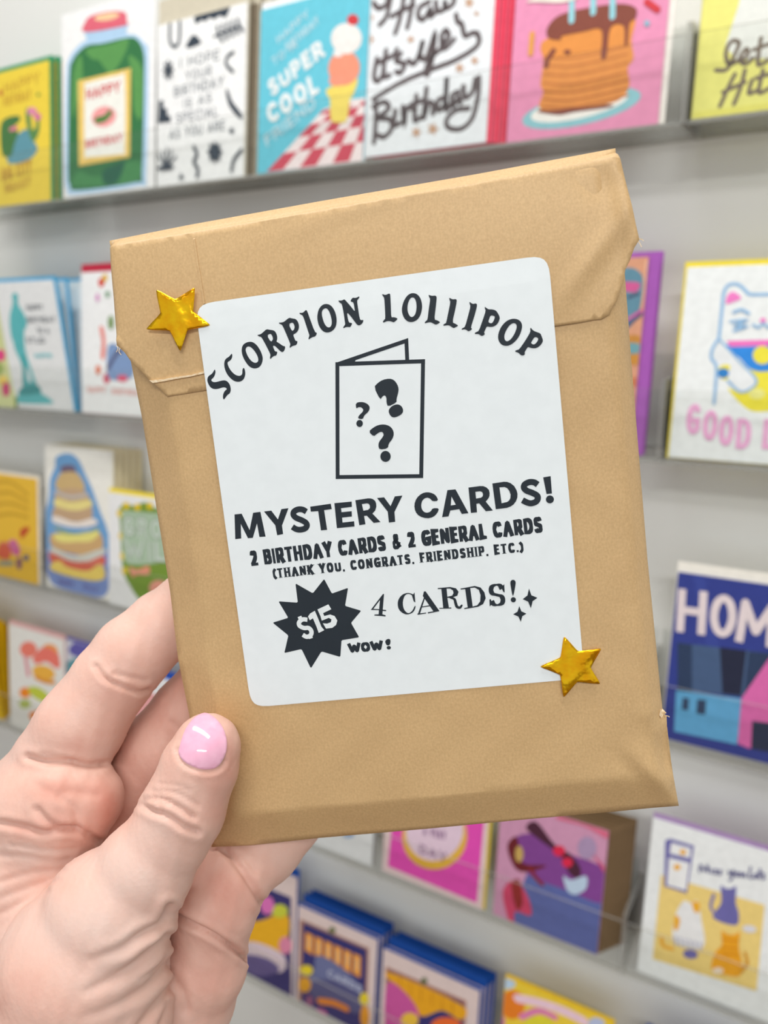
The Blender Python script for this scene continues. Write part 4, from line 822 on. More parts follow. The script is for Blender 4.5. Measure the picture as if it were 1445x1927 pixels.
TITLE = [
 ((380, 640), [(262,528),(275,570),(272,610),(245,680),(195,720),(205,750),(245,768),(300,762),(360,745),(420,732),(470,740),(510,775),(540,830),(550,890),(545,940),(525,975),(490,995),(460,1035),(425,1083),(408,1060),(408,1000),(425,950),(450,915),(480,895),(465,868),(425,858),(380,868),(330,885),(270,893),(215,882),(175,850),(145,800),(125,740),(130,690),(155,650),(200,625),(230,590)], None),
 ((380, 640), [(568,247),(580,285),(572,330),(545,375),(490,405),(495,450),(520,510),(560,570),(610,620),(660,648),(710,655),(745,640),(760,600),(758,545),(778,503),(800,530),(812,590),(808,650),(785,710),(740,750),(690,762),(630,755),(570,720),(510,660),(465,590),(438,510),(430,440),(440,380),(465,340),(510,315),(540,285)], None),
 ((380, 640), [(890,35),(960,50),(1025,105),(1080,190),(1118,280),(1128,350),(1112,430),(1065,500),(985,525),(910,505),(850,450),(795,365),(758,280),(745,200),(755,120),(800,65)], [(870,120),(920,140),(980,205),(1025,280),(1048,350),(1040,400),(1000,422),(950,408),(900,365),(860,305),(830,240),(815,180),(830,140)]),
 ((480, 560), [(65,690),(95,682),(130,672),(180,630),(230,583),(290,595),(365,605),(400,645),(422,700),(425,760),(408,808),(450,830),(530,888),(562,888),(568,920),(550,970),(518,1000),(480,980),(420,920),(375,880),(345,885),(360,930),(385,985),(420,985),(425,1010),(405,1060),(365,1065),(330,1090),(303,1122),(290,1105),(300,1065),(300,1030),(220,870),(140,725),(110,718),(80,705)], [(240,698),(295,662),(325,685),(345,735),(345,775),(308,815)]),
 ((480, 560), [(453,465),(490,465),(540,455),(590,415),(640,375),(690,390),(760,400),(800,455),(818,520),(810,590),(770,650),(708,680),(730,740),(755,797),(785,795),(788,825),(765,870),(720,880),(690,890),(655,922),(645,905),(660,860),(655,835),(600,700),(520,515),(490,495),(460,485)], [(630,492),(695,460),(725,490),(738,545),(725,595),(688,620)]),
 ((480, 560), [(820,288),(850,292),(890,285),(925,250),(943,235),(965,260),(1000,360),(1100,635),(1135,648),(1135,670),(1110,715),(1060,725),(1025,745),(993,770),(985,755),(1003,700),(1000,680),(960,560),(890,345),(860,325),(830,310)], None),
 ((590, 540), [(250,320),(310,335),(365,385),(410,470),(433,570),(435,650),(420,730),(370,800),(290,840),(210,830),(150,775),(110,700),(88,610),(85,530),(105,430),(150,360),(200,328)], [(230,395),(270,410),(305,465),(330,540),(347,620),(345,690),(325,735),(290,748),(250,730),(210,670),(180,580),(165,500),(175,430)]),
 ((590, 540), [(463,258),(500,262),(540,255),(570,235),(600,265),(680,355),(765,465),(755,400),(738,292),(700,282),(680,268),(720,207),(765,215),(800,205),(838,183),(845,205),(815,240),(800,262),(815,370),(850,600),(880,615),(912,608),(915,635),(890,680),(840,712),(800,695),(760,640),(690,545),(622,470),(630,560),(655,660),(700,662),(715,675),(680,742),(640,735),(600,738),(555,762),(552,740),(590,690),(585,660),(560,480),(528,320),(500,305),(475,285)], None),
 ((710, 540), [(90,145),(120,150),(150,160),(185,150),(210,137),(238,137),(245,170),(255,400),(260,565),(300,560),(350,570),(378,590),(345,625),(305,655),(270,640),(220,628),(170,635),(125,660),(107,645),(135,605),(155,590),(148,400),(135,205),(115,185)], None),
 ((710, 540), [(655,125),(720,140),(775,195),(805,270),(818,350),(812,440),(780,540),(730,610),(650,650),(570,645),(510,600),(470,530),(450,440),(460,350),(495,250),(545,175),(600,135)], [(645,200),(685,220),(710,280),(718,360),(712,440),(690,520),(640,562),(600,550),(570,500),(552,430),(555,340),(580,260),(610,215)]),
 ((710, 540), [(930,155),(965,170),(1005,178),(1050,170),(1078,190),(1078,240),(1060,400),(1035,605),(1085,615),(1120,635),(1142,652),(1110,675),(1065,697),(1030,680),(975,650),(920,655),(870,672),(862,655),(890,625),(915,605),(935,420),(965,230),(945,205)], None),
 ((820, 550), [(243,112),(275,130),(310,145),(375,137),(382,180),(350,340),(300,558),(350,580),(412,615),(370,640),(325,662),(290,640),(240,608),(190,612),(140,620),(138,600),(165,580),(190,570),(230,370),(268,190),(250,155)], None),
 ((820, 550), [(608,185),(640,210),(675,228),(720,215),(745,230),(742,280),(700,440),(632,650),(652,668),(650,690),(592,722),(560,695),(520,680),(470,692),(468,675),(490,658),(530,640),(590,420),(630,265),(612,225)], None),
 ((820, 550), [(885,275),(915,300),(955,325),(1010,322),(1085,342),(1125,400),(1158,470),(1140,540),(1100,600),(1040,635),(980,640),(918,628),(895,690),(870,740),(885,760),(880,780),(832,805),(800,785),(770,765),(705,768),(708,745),(740,728),(778,712),(850,510),(905,345),(885,310)], [(990,430),(1050,440),(1068,455),(1050,520),(1020,570),(985,575),(945,550),(965,490)]),
 ((900, 570), [(650,298),(720,315),(770,360),(790,430),(770,530),(720,640),(640,730),(560,780),(490,790),(420,770),(370,710),(350,630),(365,540),(410,440),(490,350),(570,308)], [(630,375),(670,385),(692,420),(685,480),(650,570),(600,650),(545,700),(505,708),(475,680),(463,630),(475,560),(520,470),(570,405)]),
 ((900, 570), [(940,457),(960,485),(990,515),(1050,540),(1115,562),(1140,620),(1163,690),(1150,730),(1110,785),(1050,825),(990,832),(930,820),(890,805),(855,860),(830,905),(838,930),(825,955),(780,962),(755,945),(720,910),(665,893),(660,875),(700,862),(735,850),(840,700),(940,530),(930,490)], [(1010,628),(1060,635),(1080,660),(1060,710),(1020,755),(985,765),(942,738),(970,690)]),
]
A = label_art()
for o_, out_, hole in TITLE:
    A.zoom(*o_, 9.633); A.poly(BLK, out_, [hole] if hole else [], smooth=2 if len(out_) < 18 or hole is None and len(out_) > 28 and o_ == (380, 640) else 1)
A.build('printed_title', lab)
A = label_art(); A.zoom(0, 0, 1)
A.stroke(BLK, [(636.3, 686), (796.5, 680.5), (793, 895.3), (636.6, 897.1)], 7.4, smooth=False, closed=True)
A.stroke(BLK, [(637, 686), (765.3, 642.2), (767, 681)], 7.2, smooth=False); A.poly(BLK, [(640, 684), (672, 675), (668, 684)])
for p in ((636.3, 686), (796.5, 680.5), (793, 895.3), (636.6, 897.1), (765.3, 642.2)): A.ell(BLK, p[0], p[1], 3.7, 3.7, n=12)
A.zoom(620, 630, 7.225)
A.poly(BLK, [(612,715),(660,660),(730,615),(820,598),(880,615),(925,670),(947,735),(940,790),(915,880),(920,920),(800,980),(780,920),(782,860),(760,822),(725,840),(698,888)], smooth=1)
A.poly(BLK, [(805,1040),(830,990),(880,955),(940,945),(985,970),(1008,1020),(1000,1065),(950,1105),(880,1128),(835,1105)], smooth=2)
A.poly(BLK, [(365,930),(430,912),(500,925),(550,965),(555,1010),(530,1055),(480,1095),(462,1148),(393,1138),(410,1095),(460,1050),(470,1015),(440,985),(400,985),(372,1005)], smooth=1)
A.zoom(620, 750, 7.225); A.ell(BLK, 418, 338, 44, 48); A.ell(BLK, 768, 783, 70, 74)
A.poly(BLK, [(540,448),(600,395),(670,358),(750,350),(820,370),(865,415),(883,480),(860,550),(810,610),(800,675),(688,692),(670,640),(680,585),(725,530),(745,490),(730,455),(700,450),(655,475),(608,515)], smooth=1)
A.build('printed_card_icon', lab)
A = label_art(); A.zoom(430, 920, 7.225)
A.poly(BLK, [(98,340),(195,330),(302,552),(350,318),(448,305),(518,640),(435,645),(402,462),(345,657),(280,662),(183,468),(188,665),(108,675)])
A.poly(BLK, [(497,300),(595,288),(685,408),(732,268),(828,255),(740,490),(755,605),(675,622),(650,488)])
A.stroke(BLK, [(1070,303),(1020,275),(960,272),(905,300),(895,345),(930,385),(1000,415),(1060,450),(1077,490),(1050,530),(985,547),(930,538),(880,508)], 80, round_=False)
A.poly(BLK, [(1122,235),(1400,195),(1413,268),(1310,282),(1350,548),(1267,556),(1230,295),(1130,302)])
A.zoom(610, 910, 7.225)
A.poly(BLK, [(148,260),(382,238),(385,310),(238,328),(245,382),(382,368),(385,440),(252,455),(258,522),(415,505),(420,575),(182,598)])
A.poly(BLK, [(432,220),(600,195),(640,196),(670,205),(700,230),(713,265),(715,310),(700,360),(662,400),(772,515),(680,527),(588,430),(550,432),(568,545),(485,558)], [[(520,272),(590,262),(615,270),(628,295),(628,325),(605,350),(540,362)]])
A.poly(BLK, [(725,190),(820,180),(908,300),(965,168),(1068,157),(960,378),(970,512),(885,522),(870,375)])
A.zoom(770, 880, 7.225)
A.poly(BLK, [(398,445),(375,385),(330,345),(250,325),(170,345),(100,410),(70,500),(85,590),(140,655),(245,685),(330,665),(385,610),(410,545),(320,543),(295,590),(245,608),(200,595),(170,550),(165,490),(185,430),(240,398),(290,415),(318,452)], smooth=1)
A.poly(BLK, [(520,300),(630,290),(805,612),(715,622),(680,558),(560,575),(535,655),(448,665)], [[(575,385),(635,497),(565,508)]])
A.poly(BLK, [(805,265),(960,245),(1005,246),(1045,262),(1080,295),(1091,340),(1088,380),(1075,410),(1038,455),(1135,575),(1040,585),(950,478),(912,485),(920,600),(838,608)], [[(898,322),(960,315),(990,325),(1002,355),(996,385),(975,402),(908,415)]])
A.zoom(870, 880, 7.225)
A.poly(BLK, [(405,210),(560,187),(605,189),(650,205),(700,245),(732,300),(745,350),(742,400),(725,450),(690,495),(650,522),(600,540),(452,558)], [[(500,262),(570,258),(605,272),(635,310),(652,360),(648,410),(632,440),(605,460),(530,478)]])
A.stroke(BLK, [(1018,225),(970,195),(905,192),(845,222),(832,265),(865,305),(940,335),(1005,370),(1020,410),(995,455),(930,478),(870,465),(812,435)], 82, round_=False)
A.poly(BLK, [(1092,128),(1192,110),(1210,345),(1138,352)]); A.ell(BLK, 1183, 425, 54, 53)
A.build('printed_headline', lab)
A = label_art(); A.zoom(0, 0, 1)
A.text(BLK, '2 BIRTHDAY CARDS & 2 GENERAL CARDS', (475, 1064), (1021, 1000.5), 28.5, .22, .19, gap=.09)
A.build('printed_contents_line', lab)
A = label_art(); A.zoom(0, 0, 1)
A.text(BLK, '(THANK YOU, CONGRATS, FRIENDSHIP, ETC.)', (518, 1087), (983, 1037), 18, .235, .18, serif=.1, gap=.19)
A.build('printed_occasions_line', lab)
A = label_art(); A.zoom(500, 1080, 6.021)
st = [(668,50),(755,215),(938,150),(903,355),(1085,410),(970,548),(1062,712),(862,745),(848,935),(635,872),(515,1065),(410,845),(215,890),(262,690),(85,545),(262,490),(152,303),(370,318),(345,100),(540,212)]
st2 = []
for i, p in enumerate(st):
    a, b = st[i-1], st[(i+1) % len(st)]; st2 += [(p[0]+(a[0]-p[0])*.05, p[1]+(a[1]-p[1])*.05), (p[0]+(b[0]-p[0])*.05, p[1]+(b[1]-p[1])*.05)]
A.poly(BLK, st2)
LW = (231, 238, 241); A.k += 6
A.poly(LW, [(485,475),(510,440),(562,410),(600,500),(635,590),(668,630),(605,662),(580,590),(540,495),(505,518)])
A.poly(LW, [(592,395),(715,337),(748,392),(655,437),(668,470),(735,452),(785,470),(815,520),(802,570),(760,603),(688,612),(652,552),(700,556),(742,540),(750,508),(720,490),(640,522),(625,470)])
A.stroke(LW, [(478,512),(425,508),(385,540),(390,580),(440,605),(490,605),(522,640),(515,685),(470,705),(425,682)], 50, round_=False)
A.stroke(LW, [(388,474),(402,505)], 46, smooth=False, round_=False); A.stroke(LW, [(505,690),(518,724)], 46, smooth=False, round_=False)
A.build('printed_price_burst', lab)
A = label_art(); A.zoom(680, 1070, 4.1286)
A.poly(BLK, [(178,192),(165,350),(190,358),(190,367),(102,360),(104,352),(136,350),(138,318),(75,316),(170,192)], [[(95,308),(140,310),(146,240)]])
A.poly(BLK, [(150,312),(194,317),(194,326),(150,322)])
A.poly(BLK, [(414,205),(395,190),(360,182),(320,195),(290,230),(282,270),(290,310),(318,340),(355,354),(395,342),(415,318),(424,286),(415,284),(400,320),(375,342),(352,338),(330,310),(322,268),(328,225),(345,196),(372,190),(398,205),(414,240)], smooth=1); A.poly(BLK, [(395,208),(414,180),(420,258),(408,250)])
for q in ([(440,346),(492,205),(500,208),(456,346)], [(487,172),(500,172),(602,318),(560,327),(478,208)], [(468,290),(530,280),(532,288),(466,298)], [(436,345),(503,337),(504,344),(438,354)], [(516,335),(604,318),(606,326),(518,344)]): A.poly(BLK, q)
for q in ([(594,146),(690,138),(735,148),(755,175),(745,205),(700,222),(668,222),(680,298),(698,297),(699,305),(606,307),(606,300),(636,300),(622,153),(594,154)], ): A.poly(BLK, q, [[(662,150),(690,150),(712,165),(716,185),(705,205),(668,214)]])
A.stroke(BLK, [(690,220),(722,232),(732,262),(742,290),(765,298),(780,280)], 22, taper=.4)
A.poly(BLK, [(770,150),(880,130),(925,142),(955,180),(965,225),(945,270),(905,292),(800,310),(798,302),(826,296),(806,154),(772,158)], [[(845,146),(880,142),(912,160),(925,200),(922,250),(900,280),(864,290)]])
A.text(BLK, 'S', (995, 288), (1122, 280), 172, .2, .07); A.poly(BLK, [(1085,140),(1108,116),(1112,180),(1102,176)]); A.poly(BLK, [(994,235),(1004,232),(1016,270),(996,288)])
A.poly(BLK, [(1154,100),(1165,83),(1185,82),(1198,98),(1194,130),(1180,205),(1172,205),(1160,140)], smooth=1); A.ell(BLK, 1179, 237, 20, 20)
A.poly(BLK, [(1300,150),(1318,202),(1365,222),(1328,248),(1315,302),(1294,252),(1252,232),(1288,204)]); A.poly(BLK, [(1225,287),(1241,327),(1280,345),(1248,365),(1237,408),(1219,368),(1178,350),(1211,330)])
A.build('printed_count_line', lab)
A = label_art(); A.zoom(500, 1080, 6.021)
A.text(BLK, 'WOW', (945, 892), (1335, 856), 108, .3, .26, gap=.05); A.poly(BLK, [(1352,760),(1370,735),(1400,728),(1418,745),(1410,800),(1372,806)], smooth=1); A.ell(BLK, 1396, 830, 24, 20)
A.build('printed_exclamation', lab)

# ------------------------------------------------------------------ gold star stickers
m_gold, b_ = principled('gold_foil', (1.0, 0.62, 0.02), 0.24, 0.5, 0.9)
noise_col(m_gold, b_, (0.95, 0.43, 0.006), (1.0, 0.60, 0.012), 300, 3); bump(m_gold, b_, 330, 0.55, 0.0005, 2)
stars = [([(296.5,545),(335,566),(372,540.5),(367,587.5),(402,614),(357,622),(344,665),(324,623),(277,622),(307,591)], 0), ([(1060,1194),(1087,1225),(1133,1217),(1110,1255),(1131,1287),(1085,1281),(1059,1313),(1054,1268),(1013,1253),(1054.5,1236)], 1)]
for pts, kind in stars:
    lp = []
    for i, p in enumerate(pts):
        a, b = pts[i-1], pts[(i+1) % 10]; k = .10 if i % 2 == 0 else .06
        for q in (a, b): lp.append(ENV.loc(p[0]+(q[0]-p[0])*k, p[1]+(q[1]-p[1])*k))
    V, Fo = sheet(chaikin(lp, 2), .0008)
    cx = sum(p[0] for p in lp)/len(lp); cy = sum(p[1] for p in lp)/len(lp); base = lab_z(cx, cy)+.00035
    def sz(x, y, kind=kind, cx=cx, cy=cy, base=base):
        X, Y = (x-cx)*1000, (y-cy)*1000
        if kind == 0: z = .38*math.exp(-((X+.2)/2.3)**2)*(1 if Y > -6 else .8) + .10*math.sin(X*1.9+Y*.9)*.5
        else: z = .45*math.exp(-(((X-Y*.9)*.74-1.0)/1.1)**2) + .22*math.exp(-((X+.5)**2+(Y+3.6)**2)/3.0) + .10*math.sin(Y*2.1-X)
        return base + z*.001*.75
    zs = {v: sz(*v) for v in V}
    W, Fc = thick(V, Fo, lambda x, y: zs[(x, y)], lambda x, y: zs[(x, y)]-.00005)
    so = link('gold_star', mesh('gold_star', W, Fc), env_root, [m_gold], 2*len(Fo)); so['label'] = ('shiny gold foil star over the upper left corner of the white label', 'shiny gold foil star over the lower right corner of the white label')[kind]

# ------------------------------------------------------------------ the hand
def P3(px, py, d): return np.array([(px-CX)/F*d, (py-CY)/F*d, d], np.float32)
CH = {   # chains of round cones: (photo x, photo y, distance, radius mm)
 'palm': [(-60,1600,.205,17), (20,1640,.202,17), (95,1560,.200,13.0), (40,1760,.203,20), (150,1800,.208,20), (230,1860,.208,19), (120,1960,.205,24), (150,2150,.204,26), (150,2380,.204,25), (140,2620,.204,26.5), (130,2900,.204,29)],
 'pad': [(60,1515,.1975,11.0), (120,1508,.1965,11.0), (160,1505,.1975,9.5)],
 'thumb': [(389,1407,.1835,7.9), (376,1442,.1832,8.9), (343,1527,.1828,9.7), (318,1572,.1826,9.6), (270,1640,.1822,11.2), (205,1722,.182,15.0), (160,1812,.183,19.2), (150,1925,.184,20.8), (140,2080,.19,23)],
 'index': [(70,1490,.2045,12.5), (105,1432,.2035,10.8), (150,1368,.203,11.3), (207,1284,.2045,10.2), (248,1232,.2065,10.2), (305,1180,.2095,9.5), (360,1135,.2125,8.9), (430,1085,.215,8.0)],
 'middle': [(165,1570,.216,11), (240,1480,.2155,10.0), (296,1412,.2155,10.4), (352,1340,.2165,9.6), (402,1284,.2185,9.4), (470,1225,.221,8.4)],
 'ring': [(220,1640,.219,11), (300,1540,.2225,10), (380,1440,.2235,9.6), (450,1380,.2225,9), (530,1330,.2215,8.2)],
 'pinky': [(285,1960,.2075,13), (345,1880,.2035,13.2), (378,1818,.2015,11.6), (388,1775,.2013,10.4), (402,1700,.2015,11.6), (425,1668,.2030,10.2), (447,1642,.2055,9.2), (500,1592,.2100,9.6), (545,1545,.2140,8.7), (590,1480,.2155,7.6)],
}
ORDER = [('palm', 0), ('pad', 5), ('thumb', 3.0), ('index', 2.2), ('middle', .9), ('ring', .9), ('pinky', 1.3)]
h = .00062
lo = np.array([P3(-225, 1050, .205)[0], P3(0, 1060, .20)[1], .160], np.float32); hi = np.array([P3(620, 1, .212)[0], P3(0, 2800, .2)[1], .238], np.float32)
N = np.ceil((hi-lo)/h).astype(int)
ax = [lo[i]+h*np.arange(N[i], dtype=np.float32) for i in range(3)]
D = np.full(tuple(N), .05, np.float32)
def chain_sdf(X, Y, Z, pts):
    d = None
    for a, b in zip(pts, pts[1:]):
        A_, B_ = P3(*a[:3]), P3(*b[:3]); ab = B_-A_; l2 = float(ab@ab)
        t = np.clip(((X-A_[0])*ab[0]+(Y-A_[1])*ab[1]+(Z-A_[2])*ab[2])/l2, 0, 1); t = t.astype(np.float32)
        e = np.sqrt((X-A_[0]-t*ab[0])**2+(Y-A_[1]-t*ab[1])**2+(Z-A_[2]-t*ab[2])**2) - (a[3]+(b[3]-a[3])*(t*t*(3-2*t)))*np.float32(.001)
        d = e if d is None else smin(d, e, .0012)
    return d
def smin(a, b, k):
    hh = np.clip(.5+.5*(b-a)/k, 0, 1); return b+(a-b)*hh-k*hh*(1-hh)
for name, k in ORDER:
    pts = CH[name]; Q = np.array([P3(*p[:3]) for p in pts]); rr = np.array([p[3] for p in pts])*.001; mg = .009
    i0 = np.clip(np.floor(((Q-rr[:, None]).min(0)-mg-lo)/h).astype(int), 0, N-1); i1 = np.clip(np.ceil(((Q+rr[:, None]).max(0)+mg-lo)/h).astype(int), 1, N)
    if (i1 <= i0).any(): continue
    sl = tuple(slice(a, b) for a, b in zip(i0, i1))
    X, Y, Z = np.meshgrid(ax[0][sl[0]], ax[1][sl[1]], ax[2][sl[2]], indexing='ij', sparse=True)
    d = chain_sdf(X, Y, Z, pts).astype(np.float32)
    D[sl] = np.minimum(D[sl], d) if k == 0 else smin(D[sl], d, np.float32(k*.001))
# the grid's lower face closes the wrist off
D[:, -2:, :] = np.maximum(D[:, -2:, :], .0004); D[:2] = np.maximum(D[:2], .0004)

def surface_nets(D, lo, h):
    S = D < 0; nx, ny, nz = D.shape
    c = np.zeros((nx-1, ny-1, nz-1), np.uint8)
    for i in (0, 1):
        for j in (0, 1):
            for k in (0, 1): c += S[i:nx-1+i, j:ny-1+j, k:nz-1+k]
    act = np.argwhere((c > 0) & (c < 8)); idx = np.full(c.shape, -1, np.int32); idx[tuple(act.T)] = np.arange(len(act))
    acc = np.zeros((len(act), 3)); cnt = np.zeros(len(act))
    corners = [(i, j, k) for i in (0, 1) for j in (0, 1) for k in (0, 1)]
    val = {q: D[act[:, 0]+q[0], act[:, 1]+q[1], act[:, 2]+q[2]].astype(float) for q in corners}
    for q in corners:
        for a in range(3):
            if q[a] == 0:
                r = list(q); r[a] = 1; r = tuple(r); v0, v1 = val[q], val[r]; m = (v0 < 0) != (v1 < 0)
                t = np.where(m, v0/np.where(m, v0-v1, 1), 0); p = np.array(q, float)[None].repeat(len(act), 0); p[:, a] += t
                acc[m] += p[m]; cnt[m] += 1
    V = (act + acc/cnt[:, None])*h + lo
    faces = []
    for a in range(3):
        b, c_ = (a+1) % 3, (a+2) % 3
        s0 = [slice(None)]*3; s1 = [slice(None)]*3; s0[a] = slice(0, -1); s1[a] = slice(1, None)
        A0, A1 = S[tuple(s0)], S[tuple(s1)]; E = np.argwhere(A0 != A1)
        E = E[(E[:, b] > 0) & (E[:, c_] > 0) & (E[:, b] < D.shape[b]-1) & (E[:, c_] < D.shape[c_]-1)]
        fl = A0[tuple(E.T)]
        q = []
        for db, dc in ((1, 1), (0, 1), (0, 0), (1, 0)):
            e = E.copy(); e[:, b] -= db; e[:, c_] -= dc; q.append(idx[tuple(e.T)])
        q = np.stack(q, 1); q[~fl] = q[~fl][:, ::-1]; faces.append(q)
    return V, np.concatenate(faces)
HV, HF = surface_nets(D, lo, h); del D
HF = HF[(HF >= 0).all(1)]
def vnormals(V, Fq):
    n = np.cross(V[Fq[:, 2]]-V[Fq[:, 0]], V[Fq[:, 3]]-V[Fq[:, 1]]); out = np.zeros_like(V)
    for i in range(4): np.add.at(out, Fq[:, i], n)
    return out/np.maximum(np.linalg.norm(out, axis=1), 1e-12)[:, None]
def smooth_mesh(V, Fq, it, lam=.5):
    for _ in range(it):
        s = np.zeros_like(V); c = np.zeros(len(V))
        for i in range(4):
            np.add.at(s, Fq[:, i], V[Fq[:, (i+1) % 4]]); np.add.at(c, Fq[:, i], 1)
            np.add.at(s, Fq[:, (i+1) % 4], V[Fq[:, i]]); np.add.at(c, Fq[:, (i+1) % 4], 1)
        V = V + lam*(s/np.maximum(c, 1)[:, None]-V)
    return V
HV = smooth_mesh(HV, HF, 3)
NRM = vnormals(HV, HF)
names = [n for n, _ in ORDER]
dd = np.stack([chain_sdf(HV[:, 0], HV[:, 1], HV[:, 2], CH[n]) for n in names], 1); own = dd.argmin(1)
PX = HV[:, 0]/HV[:, 2]*F+CX; PY = HV[:, 1]/HV[:, 2]*F+CY
front = (NRM*HV).sum(1) < 0
def dline(pl):
    pl = catmull([tuple(map(float, p)) for p in pl], 6); best = np.full(len(HV), 1e9)
    for a, b in zip(pl, pl[1:]):
        dx, dy = b[0]-a[0], b[1]-a[1]; t = np.clip(((PX-a[0])*dx+(PY-a[1])*dy)/max(dx*dx+dy*dy, 1e-9), 0, 1)
        best = np.minimum(best, np.hypot(PX-a[0]-t*dx, PY-a[1]-t*dy))
    return best
disp = np.zeros(len(HV))
def crease(groups, pl, w, depth, puff=.25, fade=None):
    m = front & np.isin(own, [names.index(g_) for g_ in groups]); d = dline(pl)
    f = -depth*np.exp(-(d/w)**2) + depth*puff*np.exp(-((d-2.4*w)/(1.3*w))**2)
    if fade: f = f*np.clip((PX-fade[0])/(fade[1]-fade[0]), 0, 1)
    disp[m] += f[m]*.001
TH = ['thumb', 'palm', 'pad']
# knuckle folds of the thumb
crease(['thumb'], [(272,1505),(300,1503),(330,1515),(365,1538)], 4.5, .6)
crease(['thumb'], [(268,1516),(290,1528),(318,1538),(345,1556),(372,1566)], 5.5, 1.0)
crease(['thumb'], [(286,1490),(320,1490),(345,1498),(372,1516)], 4, .3)
crease(['thumb'], [(300,1476),(330,1478),(356,1488)], 3.5, .22)
crease(['thumb'], [(296,1512),(306,1520),(300,1530)], 3, .25); crease(['thumb'], [(330,1518),(350,1532),(362,1536)], 3, .25)
# heel of the thumb
crease(TH, [(320,1708),(302,1740),(262,1762),(228,1786),(170,1806)], 7.5, 1.5, .4, (150, 290)); crease(TH, [(314,1762),(286,1790),(232,1830),(160,1866)], 8, 1.3, .45, (130, 290))
crease(TH, [(324,1806),(272,1860),(206,1898),(150,1916)], 8, 1.1, .4, (130, 300)); crease(TH, [(326,1850),(290,1896),(258,1935)], 7, .9, .4, (200, 300))
crease(TH, [(318,1780),(300,1812),(262,1842)], 5, .5, .3, (230, 300)); crease(TH, [(316,1890),(302,1925)], 6, .5)
crease(['thumb'], [(334,1412),(341,1431),(357,1443),(376,1450),(394,1451),(411,1446),(422,1432)], 4, .35, .6)
# palm lines
crease(['palm', 'pad', 'index'], [(-5,1548),(40,1556),(85,1567),(140,1560),(190,1584)], 6, 1.0)
crease(['palm', 'pad'], [(70,1524),(88,1545),(110,1556),(145,1562)], 6, .8); crease(['palm', 'pad'], [(110,1500),(138,1520),(146,1552)], 6, .35)
crease(['palm', 'pad', 'index'], [(70,1478),(100,1492),(135,1490),(180,1496)], 9, .35)
crease(TH, [(0,1610),(50,1612),(100,1622),(130,1618)], 5, .35); crease(TH, [(0,1660),(60,1642),(120,1636)], 5, .3); crease(TH, [(0,1690),(50,1672),(110,1655)], 5, .25); crease(TH, [(20,1590),(80,1600),(140,1598)], 4, .25); crease(TH, [(0,1720),(40,1700),(90,1675)], 5, .25)
# finger creases
crease(['index'], [(180,1254),(196,1276),(225,1290),(262,1302),(282,1298)], 4.5, .8); crease(['index'], [(215,1268),(245,1274),(275,1280)], 4.0, .35)
crease(['index', 'pad', 'palm'], [(52,1425),(90,1434),(130,1434),(165,1440),(198,1437)], 5.5, 1.2); crease(['index'], [(78,1418),(110,1424),(140,1432)], 4, .3)
crease(['middle'], [(322,1360),(345,1375),(368,1382)], 5, .3); crease(['pinky', 'palm'], [(314,1713),(350,1734),(400,1760),(440,1786),(466,1806)], 5, 1.5)
crease(['pinky'], [(424,1600),(446,1625),(470,1660),(494,1702)], 6, 1.1); crease(['pinky'], [(420,1602),(455,1612),(480,1640)], 5, .4)
crease(['pinky', 'palm'], [(326,1845),(345,1870),(350,1900)], 8, .6)
# fine skin relief
rng = np.random.RandomState(3)
fine = sum(a*np.sin(HV@(rng.randn(3)*f)+rng.rand()*6) for a, f in ((.05, 700), (.05, 900), (.03, 1700), (.03, 2100)))
disp += fine*.001*.6
HV = HV + NRM*disp[:, None]
# redness of the skin: pads and finger joints are pinker than the ball of the thumb
red = np.full(len(HV), .38)
def blot(x, y, sx, sy, a, groups=None):
    m = front if groups is None else front & np.isin(own, [names.index(g_) for g_ in groups])
    red[m] += a*np.exp(-((PX[m]-x)/sx)**2-((PY[m]-y)/sy)**2)
blot(110, 1485, 60, 26, .55, ['pad', 'palm', 'index']); blot(205, 1520, 35, 50, .55, ['pad', 'palm']); blot(60, 1560, 90, 20, .2); blot(130, 1550, 60, 30, .3)
blot(160, 1740, 170, 90, -.28, ['thumb', 'palm']); blot(80, 1600, 90, 30, -.18, ['palm', 'thumb']); blot(250, 1620, 70, 60, -.2, ['thumb']); blot(200, 1860, 90, 60, -.15, ['thumb'])
blot(430, 1690, 60, 60, .42, ['pinky']); blot(400, 1840, 70, 70, .25, ['pinky', 'palm']); blot(220, 1310, 60, 40, .2, ['index']); blot(270, 1240, 40, 30, .15, ['index']); blot(130, 1390, 50, 40, .12, ['index'])
blot(380, 1460, 60, 16, .2, ['thumb']); blot(430, 1420, 14, 60, .25, ['thumb']); blot(410, 1520, 25, 70, .25, ['thumb']); blot(320, 1430, 16, 60, .1, ['thumb']); blot(60, 1860, 90, 60, .25, ['thumb', 'palm']); blot(90, 1660, 60, 20, .15, ['palm', 'thumb'])
red[own == names.index('middle')] += .22
Mcam = np.array([[RGT.x, -UP.x, fwd.x], [RGT.y, -UP.y, fwd.y], [RGT.z, -UP.z, fwd.z]]); camv = np.array(CAM)
horg = np.array(at(150, 1925, .19))
WV = HV@Mcam.T + camv - horg
me = bpy.data.meshes.new('hand'); me.vertices.add(len(WV)); me.vertices.foreach_set('co', WV.astype(np.float32).ravel())
me.loops.add(HF.size); me.loops.foreach_set('vertex_index', HF.ravel().astype(np.int32)); me.polygons.add(len(HF))
me.polygons.foreach_set('loop_start', np.arange(0, HF.size, 4, dtype=np.int32)); me.polygons.foreach_set('use_smooth', np.ones(len(HF), bool)); me.update(calc_edges=True); me.validate()
at_ = me.attributes.new('redness', 'FLOAT', 'POINT'); at_.data.foreach_set('value', np.clip(red, 0, 1).astype(np.float32))
